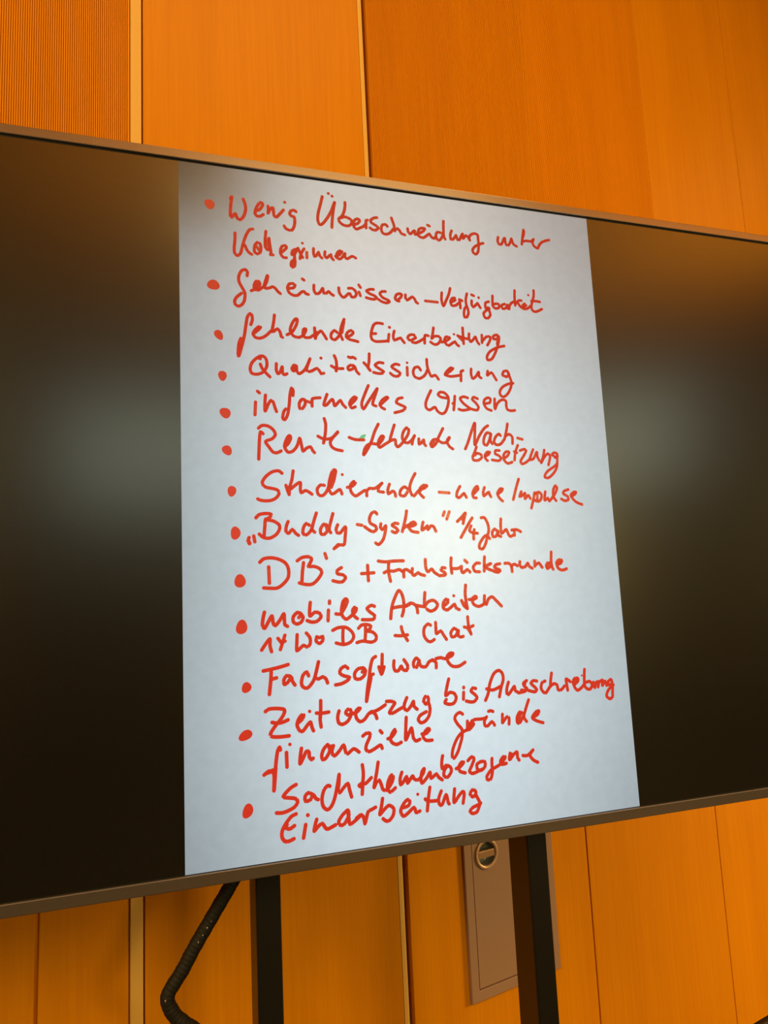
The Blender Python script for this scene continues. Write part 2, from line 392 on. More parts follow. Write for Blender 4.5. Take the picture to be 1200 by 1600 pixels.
  (0, "475.6,532.2 484.1,523.9 482.5,519.3 477.2,523.9 473.3,532.2 475.2,538.6 480.1,539.1"),
  (0, "481.2,523 476.7,530.3"),
  (0, "496.3,521 493.3,529.3 494.2,535.7 500.5,531.1 504.1,529.3 505.3,533.9 507.5,537.2"),
 ], [
 ]),
 (5.4, [
  (0, "520.6,531.9 528,527.3 530.3,523.5 525.3,523.6 520,531.9 524,540.2 529.1,544.5"),
  (0, "527.1,525.4 522.7,531"),
 ], [
 ]),
 (5.4, [
  (0, "562.5,505.9 556,522.4 549.3,542"),
  (0, "565.8,527.9 562.1,536.4 567.4,534.5 572.9,530.7 572.1,540.1 578.8,534.4 582.5,540"),
  (0, "591.7,529.7 587.3,544.7 583.1,556.8"),
  (0, "591.5,531.5 600.2,528.7 605,533.4 603.3,540.9 597.7,545 590.6,542.8"),
  (0, "596.8,531.5 596,540.9"),
  (0, "612.9,527.6 611.2,535.2 610.5,542.8 617.2,539 619.5,544.2 631.7,531.3 636.9,520.8 634.1,517 629.2,523.7 628.2,535.1 630.9,540.8 633.2,543.6"),
  (0, "659.3,523.5 650.4,526.5 648.9,531.2 657,536 657.6,541.7 650.9,543.6 643.7,540.4"),
  (0, "664.6,535.9 671.5,532.1 674.7,528.2 669.7,528.2 663.7,534 669.4,542.6 676.6,547.4 685,550.2"),
 ], [
 ]),
 (5.5, [
  (0, "98,601.3 96.3,606.2 98.3,610.8"),
  (0, "97.1,606.2 99,610.3"),
  (0, "105,599 106.4,608"),
  (0, "108.9,571.3 114.2,566.3 124,564.7 132.1,565.9 129.5,571.4 123.7,573.5 122.1,585.3 120.6,599.7"),
  (0, "124.5,574.6 135.1,576.3 144,582.2 144.6,588.8 139.5,597 129.5,602.6 119.8,601.6 113.4,596.3"),
  (0, "158.2,577.3 155.5,583.9 154.4,592.2 158.5,595.5 164.5,589.8 169.3,595.7 173.9,599"),
  (0, "191.5,583.4 186.5,580.8 182.1,586.7 181,595.8 186,598.4 192.9,592.6 196.6,584.3"),
  (0, "203.2,564.1 198.5,577.6 195.6,589.3 199.6,594.4"),
  (0, "219.6,583.6 214.6,581.9 209.1,589.4 209.7,597 214.8,597.9 221.1,591.2"),
  (0, "217.9,584.5 220.2,592.1"),
  (0, "229.8,565.1 225.9,577.8 222.8,589.6 225.2,595.5"),
  (0, "236.9,582.9 234.1,589.7 235.5,595.6 240.7,595.7 247.1,588.1 249.8,587.3 248.3,601.7 246.1,614.3 238.2,615 229.4,620.7"),
  (0, "236.5,614.2 231.2,619.1"),
 ], [
  (77.8, 594.3, 7.5, 9.9, 8),
 ]),
 (5.5, [
  (0, "268.9,582.8 276.6,584.1"),
  (0, "302.5,566.2 299.6,562.7 294.1,564.4 289.6,573 290.7,580.8 298.5,585.1 300.9,590.3 295.4,594.6 288.4,591.9 281.1,586.4"),
  (0, "308.5,581.8 307.4,587.8 310.8,591.3 316.5,585.3 315.1,595.6 310.9,607.6 303.3,615.2 298.1,612.6"),
  (0, "337.6,582 332.2,581.1 327.4,584.5 333.6,588.9 337,593.3 332.2,596.7 326.9,594.4"),
  (0, "353.4,561.1 350.9,573.3 344.2,595.1"),
  (0, "346.3,589.9 354,584.7 361.4,584.8"),
  (0, "353.8,587.3 363.2,585.7 368,583.1 365.4,579.6 359.7,581.3 355.7,587.4 360.8,594.4 371.8,596.6"),
  (0, "365.2,582.2 358.5,585.6"),
  (0, "381.2,579.7 378.9,587.6 378.6,592.8 383.4,590.2 388.4,585.9 388.9,592.1 394.9,585.9 399.5,587.7 402.9,595.2"),
 ], [
 ]),
 (5.5, [
  (0, "420.1,562.6 417.2,569.2"),
  (0, "428.8,562.6 423.5,575.1"),
 ], [
 ]),
 (5.5, [
  (0, "442.1,579.2 450.4,572 457.7,564.9 455.1,573.9 452.5,582.8"),
  (0, "469.8,573 460.1,586.5 447.1,606"),
  (0, "454.5,568.5 452,576.5"),
  (0, "466.9,586.5 463.4,594.6 469,598.2 477.8,599.2"),
  (0, "472.3,592.9 470.4,601 470.2,609"),
  (0, "486.1,573.1 492.5,573.2 497.7,583.2 498.9,594.1 495,606.7 491.2,617.4 485.7,625.4 479.9,624.4 480.4,617.3 488.1,606.6 494.3,603.1 499.8,608.5"),
  (0, "514.7,596 510,592.4 505.2,597.8 506,605.4 512.1,604.2 516.3,596.1 516.1,603.3 521,605.2"),
  (0, "522.9,575.1 521.8,587 522.4,599.8 527.7,596.2 532,593.5 535.4,601.7 539.1,605.4 544.8,602.8"),
  (0, "542,594.5 551.3,593.7 559.1,597.4"),
  (0, "547,595.5 546.8,603.7"),
 ], [
 ]),
 (5.6, [
  (0, "113.2,639.2 119,634.2 128.7,632.8 140.1,634.6 151.4,640.6 156.4,649.7 156,662.7 148.8,672.2 138.9,678.7 127.5,678.8 118.2,678"),
  (0, "126.4,646.5 126.9,671.2"),
 ], [
  (83.1, 666.6, 8.6, 9.9, 10),
 ]),
 (5.6, [
  (0, "170.5,638.3 178.1,633.5 188.2,632.4 193.1,635.8 190.4,642.4 187.7,647.2 197.7,647.8 206,651.9 208.4,657.7 202.1,667.4 193.4,674.5 183.4,675 172.7,672.2"),
  (0, "180.3,641.3 178.2,655.2 176.9,669.9"),
  (0, "214.6,628 216.8,635.5"),
  (0, "240.2,650.6 233.2,655.1 233.8,660.1 242.4,662 246.2,666.3 242,672 235.9,673.1 225.7,670.6"),
 ], [
 ]),
 (5.6, [
  (0, "272.5,660.9 282.5,660.6 293.1,660.1"),
  (0, "283.1,648 283.1,659.8 283.4,672.5"),
  (0, "301.1,641.7 312.7,643.3 327.2,642.3 343.5,642.3"),
  (0, "310,660.6 317.3,657.7 326.3,658.5 335.5,656.2 341.6,659.8"),
  (0, "318.4,644.6 317.6,659.1 320.1,674.5"),
  (0, "343,668.4 343.6,658.1 348.2,656.5 355.3,661"),
  (0, "358.3,655.1 357.4,662.8 360.5,666.3 368.1,662.2 371.6,664.9 378.9,666.9"),
  (0, "381.4,640.9 381.5,654 384.8,661 391.6,656.8 395.9,662.2 401.3,665.8"),
  (0, "415.5,655.7 410.5,655.1 408,659 414.7,663.6 414.4,667.4 404,667.9"),
  (0, "427.2,639.3 425.9,651.6 426.9,664.8"),
  (0, "426.5,656.9 437.9,657.2 444.8,653.8"),
  (0, "444.8,653.8 444.4,660.9 447,664.5 455.1,659.4 459.6,663.9"),
  (0, "451.3,643.8 455.5,647.9"),
  (0, "478.1,649.4 472.3,649.2 466,655.3 468.4,662.4 477.1,663.6"),
  (0, "487.7,638.9 486.4,651.4 485.5,662.9"),
  (0, "486.9,654.9 497.7,650.7"),
  (0, "498.6,650.8 488.4,655.9 495.9,660.5 509.5,664.8"),
  (0, "515.5,651.2 507.4,652.8 505.1,657.2 514.7,661.9 511.4,665.4 503.6,663.9"),
  (0, "524.5,650.9 530.5,650.6 536.3,654.4 537.4,665.2"),
  (0, "536.2,655.8 542.4,652.7 548.3,655.6"),
  (0, "553.3,648.5 552.5,653.9 556.2,658.5 563.4,656.9 568,651.6 570.6,657.1 576.4,660.5"),
  (0, "581.6,648.2 581.2,657.3"),
  (0, "582,655.5 589.6,651.7 593.3,656.7 595.5,659.5"),
  (0, "611.3,652.6 606.1,652.1 603.6,657 605.3,661.6 611.9,658.1"),
  (0, "608,654.4 608.7,659"),
  (0, "615.1,633.3 613.7,649 614.4,658.2 616.6,663.4"),
  (0, "624.7,655.7 632.3,653.1 634.8,648.5 629.7,647.1 624,652 626.3,661.3 634.3,665.2 643,663"),
  (0, "630.5,649.4 625.8,654.8"),
 ], [
 ]),
 (5.7, [
  (0, "118.3,714.3 116,723.7 114.9,733.2 118,738.1 123,730.4 129.3,720.4 131,730.8 134.1,734.9 140.7,728.1 147.5,718 148.1,726.9 148.7,734.1 152.6,737"),
  (0, "168,716.9 162,722.7 161.8,730.7 167.4,734.2 174.1,731.3 176.8,724.2 172.9,718.4 168,716.9"),
  (0, "170.2,724.7 173.6,720.8"),
  (0, "188.8,702.6 187.5,712.6 187.6,723.1 195.3,717.8 202.7,719.7 204.7,725.5 198.1,731.7 189.8,732.4 182.9,729.8"),
 ], [
  (84.1, 734.8, 8.6, 10.5, 14),
 ]),
 (5.7, [
  (0, "216.9,715.5 215.7,731.7"),
  (0, "219.1,701.7 218.9,705.4"),
  (0, "228.5,721.7 235.6,722.1 242.8,713.3 247.6,702.8 245.1,699.4 240.7,703.4 237.6,716.4 238.9,725.5 244.7,730.7 251.7,726.9"),
  (0, "242.4,701.8 239.3,714.8"),
  (0, "251.7,726.9 259.8,719.9 261.7,715 258.7,713.2 255.6,717.2 256.1,723.8 259.4,728.1 262.8,730.7"),
  (0, "291.5,712.9 286.3,711.1 279.1,715.7 284.1,721.8 290.8,727.1 288.8,732.8 280,733.2 270.5,732.7"),
 ], [
 ]),
 (5.7, [
  (0, "317.4,733.3 319.6,718.3 323.9,705.1 332.8,689.8 338.7,697.2 340.7,710.8 339.2,722.6 336.6,730"),
  (0, "321.5,716.7 332.3,715.2 345,714.4 352.5,710.4"),
  (0, "343.2,715.1 352.5,710.4 361.4,715.1 363.5,726.2"),
  (0, "362.3,714.3 367.7,715.7 376.3,717.1"),
  (0, "377.6,694.4 376.4,703.7 376,715.7 381.9,709.9 391.3,707.4 398.4,714 394.2,721.6 385.6,724.6 379.4,720.9"),
  (0, "409.4,717.1 416.3,712.2 417.1,707.9 413.8,706.6 408.8,711.9 408.2,720.5 414.6,723.9 422.4,719.4 428.3,715.3 430.8,721.5 436.3,724.3"),
  (5.2, "427.6,701.4 427.9,701.6"),
  (0, "441.1,709.7 445.2,718.6 450.7,723.2"),
  (0, "447.5,713.5 449.8,721.4"),
  (0, "450,684.8 448.3,701.3 450.7,723.2"),
  (0, "454.6,708.5 462.2,708.8 468.2,706.4 466.5,703.8 460.4,707.9 462.6,716.7 472,720.6 482,716.6"),
  (0, "483,703.5 482.1,714.9 485.5,717.7 489.3,709.9 496.5,705.8 503.9,712.3 513,721.8"),
 ], [
 ]),
 (5.5, [
  (0, "112.8,770 119.8,760.2 125.6,754.2 125.3,763.7 127.5,773.2"),
  (0, "137.6,754.1 140.7,758.3 143.3,761.6"),
  (0, "148.2,750 144.7,760.1 140.8,770.9"),
  (0, "143.9,760 148.3,758.7"),
 ], [
 ]),
 (5.5, [
  (0, "166.9,750.2 166.1,761.3 165.7,774 170.4,771.1 176.2,766.7 181.1,769.3 186.2,765.6 186.5,756 181,748.5"),
  (0, "197,755 195.9,761.4 201.1,765.2 206.1,761.2 206.3,755.1 201.4,756.6 197,755"),
 ], [
 ]),
 (5.5, [
  (0, "222.4,746.7 231.4,743.1 243.3,743.2 252.4,749.9 255.5,758.2 250,766.1 238.8,769 227.1,766.1"),
  (0, "239,745.1 238.1,757.3 238.1,767"),
  (0, "263.8,745.6 269.2,740.9 277.9,740.5 283.9,743.3 281.4,748.1 275.8,750.3 286.1,752.5 291.9,758.6 290.8,765.1 283.6,768 269.9,765.6 260.3,767.5"),
  (0, "275.2,742.9 274.6,756 273.3,765.8"),
 ], [
 ]),
 (5.5, [
  (0, "323.2,760 333.5,760.9 344.3,760.1"),
  (0, "334.3,746.7 336.4,756 343.8,769"),
 ], [
 ]),
 (5.5, [
  (0, "384.3,747 379.8,744.8 373,751.2 372.3,763 378.2,771.7 383.6,772.9 389.4,769.8"),
  (0, "393.2,742.9 393.2,752.2 393.6,760.8 401.3,756.9 405.5,763.1 410.6,771"),
  (0, "429.4,756.7 424.9,753.9 418.8,760.4 420.2,767.3 426.9,766 432.2,757.7 431.6,766.2 436.2,768.5 440.4,767.6"),
  (0, "442.9,752.7 450.4,754.3 459.2,751.3"),
  (0, "448.5,754.2 452.8,761.4"),
  (0, "450.1,736.5 450.7,750 452.2,757 454.5,764.9"),
 ], [
 ]),
 (5.7, [
  (0, "114.5,800.5 127.6,798.6 140.4,796.3 151.8,793.6"),
  (0, "126.2,802.8 125.2,815.2 122.7,835.1"),
  (0, "125.3,813.6 133.9,811.9"),
  (0, "154.5,811.1 148.9,809.9 144.7,815.8 145.3,822.1 150.2,820.1 156,812.7 157.5,818.3 161.3,824.4"),
  (0, "182.4,812.3 179.8,806.6 174,810.9 171.2,821.7 173.4,828.1 179.9,830.2 186.6,824.4 191.9,815.3 198.4,792.7 194.7,806 192.7,815.4 197.5,818.1 204.3,815.4 209.1,818.9 211.4,825"),
 ], [
  (89.3, 822.7, 6.8, 8.2, 30),
 ]),
 (5.7, [
  (0, "244.1,805.4 240,801.9 233.1,805.4 231.2,811.7 236.9,816.1 246.1,819.2 242.5,823.7 233,827.8 223.8,828.8"),
  (0, "269.7,807.1 261.1,807 254.8,813.4 255.3,821.5 263,822.8 270.1,817.7 272.1,810.5 268,806.2"),
  (0, "266.9,812.6 269.9,810.4"),
  (0, "289.5,790.5 284.1,794.3 280.1,807 277.7,821.5 274.3,837.4 271.7,857.2 275.3,842.3 279.5,826.4 281.3,817.7 284.4,817.1"),
  (0, "277.3,829.5 273.8,848.6"),
  (0, "294,806.7 298.3,808.6 302.7,807.2"),
  (0, "294.3,807.7 298,817.7 302.3,808.2"),
  (0, "300.5,787.9 299.5,801.8 297.8,818"),
 ], [
 ]),
 (5.7, [
  (0, "319.4,799 318.5,808 320.8,814.7 326.2,814.3 331,808 333.4,813.1 339.5,815.2 341.7,807.9 335.9,798.4"),
  (0, "361.9,801.7 356.7,797.2 351.8,803.6 352.3,810.3 356.8,811.4 360.9,803.3 364.1,810.2 372.2,811.6 378.1,804.5 384.7,801.6"),
  (0, "384.6,802.4 389.9,806.1 389.9,814.5"),
  (0, "390.3,800.2 398.6,799.1 405.9,801.2 417.3,797.7 420.4,793.7 414.8,793.3 409.8,798.1 411.1,806.6 418.1,813.8 429.3,814.6 440.6,809.1"),
  (0, "416.5,795.1 410.6,799.8"),
 ], [
 ]),
 (5.7, [
  (0, "116.2,859.2 121.3,856.2 132.4,856.2 143.5,858.4 144.1,863.1 139.9,870.4 128.5,883.2 122.8,891.8 125,895.8 136,897.3 150.3,897.1"),
  (0, "125.5,875.6 133.4,877.5 141.3,876.7 149.4,874"),
 ], [
  (86.6, 890.5, 10.3, 7.1, -22),
 ]),
 (5.7, [
  (0, "163.6,880.2 170.2,875.4 173.3,869.5 169.6,869.2 164.6,875.7 162.7,883.2 166.5,891.3 171.3,892 178,884.6 183,880.4 185.2,888.4 187.2,893.2"),
  (0, "168.8,871.4 165.3,878.8"),
  (5.2, "182.1,864.5 182.4,864.7"),
  (0, "192.5,868 201.5,868.8 211.7,868.1"),
  (0, "199.7,850.3 199.2,864.7 197.9,877.1 199.1,888.9"),
  (0, "199,868.6 198.3,875.6"),
 ], [
 ]),
 (5.7, [
  (0, "227.7,867.9 225.2,876.3 226.5,885.1 232.3,888 240.8,884 246.2,875 245.7,867.8 241.5,866.7 238,871.1 241.2,874.9 250.5,873"),
  (0, "250.5,873.8 256.6,871.1 261,866.8 258.5,866.5 254,870.9 254.5,880.5 260.1,886.5 267.1,884 274.3,875.9 279.5,873.1"),
  (0, "276,875.2 289.1,871.5 301.6,865"),
  (0, "280.4,873.2 285.3,878.4 287.1,884.2"),
  (0, "303.9,859.9 312.3,860.5 317.4,863.4 313.6,868.8 307.9,877.1 313.1,878.4 323.9,873.7 332,870.3"),
  (0, "337.6,856.9 333.1,866.3 332.8,872.8 337,876.4 343.6,870.4 348.4,863.5 348.9,870.9 354,875.9"),
  (0, "373.4,867.2 375.6,876.4 373.1,887.7 366.3,895.2 359,897 354.9,891.8 358.8,885.6 369,881.1"),
  (0, "368.8,869.3 365.4,864.9 368.6,857.7 373,858.9 373.5,865.5 369.1,869.3"),
 ], [
 ]),
 (5.7, [
  (0, "410.3,833.5 406.9,844.1 403.5,858.8 410.8,854.7 418.1,856.6 421.4,863.6 417.1,871.6 408.7,872.9 401.5,870 404.1,865.2"),
 ], [
 ]),
 (5.7, [
  (0, "434.9,856.3 433.8,867.1"),
  (0, "435.5,848.3 435.4,849.3"),
  (0, "456.5,852 451.3,850.8 448.1,855.6 454.4,861.2 457.8,866.5 452.7,872 446,872.3 438.7,870.3"),
 ], [
 ]),
 (5.7, [
  (0, "472.6,871.9 478.2,861.3 482.2,846.3 490,831.5 499.2,826.2 505.6,830.9 506.8,841.3 501.8,854.6 497.9,868.3"),
  (0, "475.8,854 487.2,856.6 501.1,852"),
  (0, "516.1,846.3 512.5,855.5 511.8,864 514.6,865.9 521,859.5 526.3,853.9 527.7,860.9 533.4,864.3"),
  (0, "549.7,846.2 543.4,850 545,855.3 549.2,859.1 545.3,863.1 533.3,864.8"),
  (0, "538.6,860.9 546.4,861.8"),
  (0, "546.5,849.4 545.1,853.6"),
  (0, "568.6,848.4 562.6,847.1 557.3,851 563.7,857.6 567.4,862.2 563.1,865.4 551.4,862.2"),
  (0, "584.2,849.5 578.3,851.7 575.6,860.2 579.1,866.6 583.9,868.7 590.7,861.4 594.6,856.4"),
  (0, "597.5,837.3 594.8,849.4 593.5,859"),
  (0, "594,858.1 600.4,855.1 606.3,857.3 607.7,865.3 613.8,865.8 620.5,860.1"),
  (0, "626,867.6 624.9,856.9 624.6,849 632.4,854"),
  (0, "639.2,859.8 647,854.1 647.4,849.7 641.2,849.3 637.5,855.2 640.7,865.2 645.6,869.1 653.3,865.3 657.9,861.2"),
  (0, "643,852.1 640.4,857.2"),
  (3.5, "655.4,845.3 655.8,845.5"),
  (0, "661.8,835.6 660.1,848.9 659.8,863.1 665.5,868.9 670.9,868.4 674.3,861.5 669.9,856.4 663.5,857.1"),
  (0, "677.2,858.1 676.5,864.3 679.4,867.2 682.4,859.4 687.8,858 685.9,866.8"),
  (0, "687.6,859.8 695.5,855.9 694.6,864.8 700.7,858.1 703.1,865.4"),
  (0, "710.8,864.2 706.4,864.8 705.8,860.2 712.7,856.2 715,865.4 713.7,877.9 712.9,885.1 707.2,888.2 701.3,883.2 704.2,875.4 710.2,869.6 716.7,865.6"),
 ], [
 ]),
 (5.7, [
  (0, "136.7,915.9 135.6,912 132.3,918.5 129.4,936.3 128.3,949.7 125.8,972.2 126.6,954.1 125.2,946.4 119.1,944.2 112,948.7"),
  (0, "114.3,947 122.1,945.3"),
  (0, "129.3,942.3 119,945"),
  (0, "127.5,949.7 126.2,967.5"),
  (0, "145.6,920.6 145.8,941.1"),
  (5.2, "150.9,909.4 151.2,909.6"),
 ], [
 ]),
 (5.7, [
  (0, "168.1,916.8 166.1,928.1 165.3,938.6 170,931.5 175.2,922.1 179.2,923.3 179.7,930.2 182.8,934.4 185.3,932.8"),
  (0, "166.9,929.7 167.5,935.8"),
 ], [
 ]),
 (5.7, [
  (0, "208,915.4 202,921 198.4,929.9 199.8,936.2 204.8,934.4 210.9,924.9 209.5,917.1"),
  (0, "213.6,918.2 214.1,926.8"),
  (0, "216.9,917.8 214.1,926.8 218,932.6 225.7,926.4 232.7,918.6 235.6,929 238.8,931.7 248.3,925.6 256.5,931.1"),
  (0, "263.4,908.2 268.7,904.8 274.6,905.3 274.3,910.8 268.7,921.4 267.6,928.3 272.5,932 281.2,928.9 290.8,924.3 293.5,929.3"),
  (0, "291.4,902.9 294.3,906.4"),
  (0, "303.4,916 309.5,914.2 316,906.8 315.3,903.5 310.7,908.7 307.6,917.2 310.8,923.1 317.6,925.9 324.8,923.4"),
  (0, "313.4,907.4 309.5,914.2"),
  (0, "335,886.8 333.2,905.2 332.3,920.4 337.7,912.1 342.6,903.6 344.1,909.4 345.3,919.2 349.5,923.7 355.8,921.9"),
  (0, "333.5,908.4 333.9,916.5"),
  (0, "359.8,914.2 367,914 372.7,908.9 370.1,907 365.4,910.6 361.4,918.4 366.4,924.5 376.3,925.1"),
  (0, "370.9,908.7 365.2,913.8"),
 ], [
 ]),
 (5.5, [
  (0, "430.8,890.2 426.3,887 419.6,890.1 416.8,896.4 421.4,905.1 428.2,914 427.4,925.5 424,935 418.6,947.6 411.6,956.3 408.7,953.1 410.7,941.9 418,927.9 426,919.6 435.6,915.5 441.2,914.9"),
  (0, "438.4,901.7 437.6,913.2"),
  (0, "440.3,915.1 441.8,906.1"),
  (0, "442.8,905.4 446.2,910.7 449.3,906.8"),
  (0, "444.1,913 443.7,905.5 447.6,903.3"),
  (0, "445.8,902.3 451.6,900.3 462.9,900.5 471.5,899.6"),
  (0, "472.6,898 468.3,904.3 468.8,911.1 473.5,912.3 481.5,906.4 485.9,912.3"),
  (0, "476.5,889.6 480.9,889 484.6,890.6"),
 ], [
 ]),
 (5.5, [
  (0, "501.1,896.3 500.1,909.7"),
  (0, "500.5,909.7 508.9,901.2 512.6,903.2 511.9,913"),
 ], [
 ]),
 (5.5, [
  (0, "537.5,897.7 532.8,895.6 527.2,903.6 527.5,912.2 532.4,911.8 539.1,902.1"),
  (0, "533.4,899.9 529.9,907.3"),
  (0, "550.7,877.4 543.9,892.3 540,903.9 544.3,911.5"),
  (0, "555.6,907 566,901.9 568.4,896.9 563.4,897.4 555.2,906.1 562.1,911.8 574.7,916.4"),
  (0, "564.2,899.1 557.6,906.3"),
 ], [
 ]),
 (5.7, [
  (0, "158.5,967.4 149.6,971.7 139.1,981.7 146.1,984.5 156.3,986.7 160.1,991.7 155.1,998.6 144,1003.1 136.1,1004.4 128.7,1003.5"),
 ], [
  (87.5, 995.8, 7.5, 10.2, 24),
 ]),
 (5.7, [
  (0, "181.9,983.7 176.4,981.1 171.4,985.5 172,992.4 179.3,991 183.5,984.7 187.3,990.4 190.8,992.4"),
  (0, "209.3,975.5 205.7,974.4 199.8,980.5 196.6,992.3 198.2,1003.1 204.5,1008.4 211.2,1003.2 216.5,991.6 221.4,972.3 224,960.3 223,974 221.4,983.1 224.1,986.4 230.1,980.2 237,974.9 239.1,983.6 242,994.7"),
 ], [
 ]),
 (5.7, [
  (0, "254.3,979.5 258.6,976.9 264.5,978 274.1,970.5"),
  (0, "255.1,980.8 260,982.9"),
  (0, "260.7,950.3 261.8,962.9 260.3,976.7 258.7,992.8"),
  (0, "285.9,949.1 282.9,963.7 277.7,985 282.3,977.7 286.6,975.8 289.7,983.2 291.9,989.7 297.8,991.2 306,981.9 309.1,973.6 306.6,970.2 302,976 298.9,987.4 302.8,994.9 307.2,993.1 311.7,989.7"),
  (0, "280.4,973.6 279.5,982"),
  (0, "304.8,973.2 301.5,986.1"),
  (0, "323.3,968.1 320.1,977.2 320.6,986 325.1,982.5 330.7,975.3 331.9,984.9 340.4,975.5 342.8,979.8 349.7,982.1 358.2,973.5 360.3,966.6 356.6,970.2 354.3,979.5 355.6,987.6 364,980.6 369.8,973.2 371,982.1 380.3,976.8 383.6,981.9 389.6,986.6"),
  (0, "331.5,977.7 333.8,983.5"),
  (0, "392.4,950.6 390.4,959.3 390.7,969.8 397.3,965.7 404.3,968.9 405.7,975.5 398.8,983.6 392.7,980.5 394.1,972.6 398,968.2"),
  (0, "414.2,972.4 422.7,969.2 427.6,964 423.9,963.7 418.9,969.6 420.3,977.1 429.3,980.5"),
  (0, "424.7,966.2 420.7,970.6"),
  (0, "435.1,962.4 442,957.4 445.8,961 441,971.2 436.8,978.9 442.1,982.7 451.5,980.5 459.2,978.1"),
  (0, "457.2,966.3 450.4,969.7 450.9,977.2 457.2,979.5 464.2,974.5 464.1,967.1 457.2,966.3"),
  (0, "477.3,963.5 476.5,973.3 476.7,983.3 473.1,994.4 467.4,995 466.2,990.3 474,981.3 481.9,978 489.7,974.7 496.8,969.7 501.1,963.5 497.3,963.1 492.1,969.2 494.5,974.4 502.3,973.6"),
  (0, "497.1,965.6 493.8,971"),
  (0, "510.2,958.6 508.4,968.4 517.8,960.2 522.8,958.2 523.1,966.6 525.7,971"),
  (0, "512.9,960.5 510.4,967.8"),
  (0, "533,964.6 541.8,965.2 552.2,957.8 546.9,963.1 546.5,967.3 551.9,973.8 559.4,978"),
 ], [
 ]),
 (5.7, [
  (0, "157.2,1008.5 150,1011.3 141.9,1019.9 136.2,1029.5 135.9,1038.3 139.7,1044 145.9,1044.8 153,1042.4"),
  (0, "141,1025.7 147.2,1028 154.3,1024.5"),
  (0, "143.4,1021.6 141,1025"),
  (0, "170.9,1025.2 167.2,1043.3"),
  (5.9, "174.4,1012.2 174.7,1012.4"),
  (0, "187.6,1019.9 185.2,1027 183.3,1035.8 189.1,1030.5 195.7,1026.9 200.3,1033.5 204.2,1035.5 215.8,1031.3"),
  (0, "234.6,1012.9 226.9,1018.8 220.8,1027.1 223.1,1032.7 229.7,1031.3 236.7,1020 235.4,1013 236.5,1026.1 237.8,1033.1 244.6,1030.2 254.9,1023.1"),
  (0, "248.1,1026.1 254.9,1022.3 258.9,1025.1 261,1035.4"),
  (0, "261.9,1033.9 266.8,1019.2 271.9,1016.8 278.8,1014.1"),
  (0, "290.4,1002.8 288.1,1014.1 285,1025.4 292.1,1019.3 300.1,1014.1 307.5,1019.6 306.2,1028.8 299.9,1035.7 294.7,1035.9 289.8,1032.1"),
 ], [
 ]),
 (5.7, [
  (0, "323.1,1020 331.9,1018 333.9,1011.9 330.6,1009.2 324.3,1013.9 318.5,1024.1 322.4,1032.4 329.5,1029.4 340.4,1022.1 343.4,1029.6 349.7,1028.3"),
  (4.9, "347.4,1003.3 347.8,1003.5"),
  (0, "359.5,1011.8 363.7,1015.5 379.6,1016.6"),
  (0, "368.1,995.4 364.8,1010.9 361.9,1029.5"),
  (0, "363.8,1013.9 363.3,1021.8"),
  (0, "386.8,1003.1 381.6,1014.5 382.9,1022.6 387.3,1023.1 394.5,1009.6 397.3,1021.2 399,1023.8"),
  (0, "409.4,1002.6 407.2,1022.4 416,1013.8 422.8,1008.2 425.3,1011.7 422.5,1025.5"),
  (0, "444.5,1014.7 451,1027.7 449.6,1034 445.3,1041.5 437.9,1043 433.5,1039.2 438.5,1034.2 447.9,1031.3 452.7,1029.2"),
  (0, "439.6,1018.2 435.3,1013.7 439.4,1007.7 444.8,1009.9 445.3,1015.7 439.6,1017.9"),
 ], [
 ]),
]
GREEN = [(278.2, 442.1), (281.4, 437.8), (285.7, 435.5), (290.6, 435.2), (288.2, 440.4), (286.3, 442.2)]

# ------------------------------------------------------------------ helpers
def new_obj(name, bm, mat=None, parent=None, loc=(0, 0, 0), rotz=0.0, smooth=False):
    me = bpy.data.meshes.new(name)
    bmesh.ops.recalc_face_normals(bm, faces=bm.faces[:])
    bm.to_mesh(me); bm.free()
    if smooth:
        for p in me.polygons: p.use_smooth = True
    o = bpy.data.objects.new(name, me)
    COL.objects.link(o)
    if parent: o.parent = parent
    o.location = loc
    o.rotation_euler = (0, 0, rotz)
    if mat: me.materials.append(mat)
    return o
def box(bm, x0, x1, y0, y1, z0, z1, bev=0.0, seg=2):
    vs = [bm.verts.new((x, y, z)) for x in (x0, x1) for y in (y0, y1) for z in (z0, z1)]
    fs = [bm.faces.new([vs[i] for i in q]) for q in
          ((0, 1, 3, 2), (4, 6, 7, 5), (0, 4, 5, 1), (2, 3, 7, 6), (0, 2, 6, 4), (1, 5, 7, 3))]
    if bev > 0:
        es = list({e for f in fs for e in f.edges})
        bmesh.ops.bevel(bm, geom=es, offset=bev, segments=seg, profile=0.5, affect='EDGES')
def boxes(*bs):
    bm = bmesh.new()
    for b in bs: box(bm, *b)
    return bm
def empty(name, loc, rotz=0.0):
    o = bpy.data.objects.new(name, None)
    COL.objects.link(o)
    o.location = loc; o.rotation_euler = (0, 0, rotz)
    o.empty_display_size = 0.1
    return o
def tag(o, label, cat, group=None):
    o['label'] = label; o['category'] = cat
    if group: o['group'] = group
    return o
def struct(o):
    o['kind'] = 'structure'
    return o
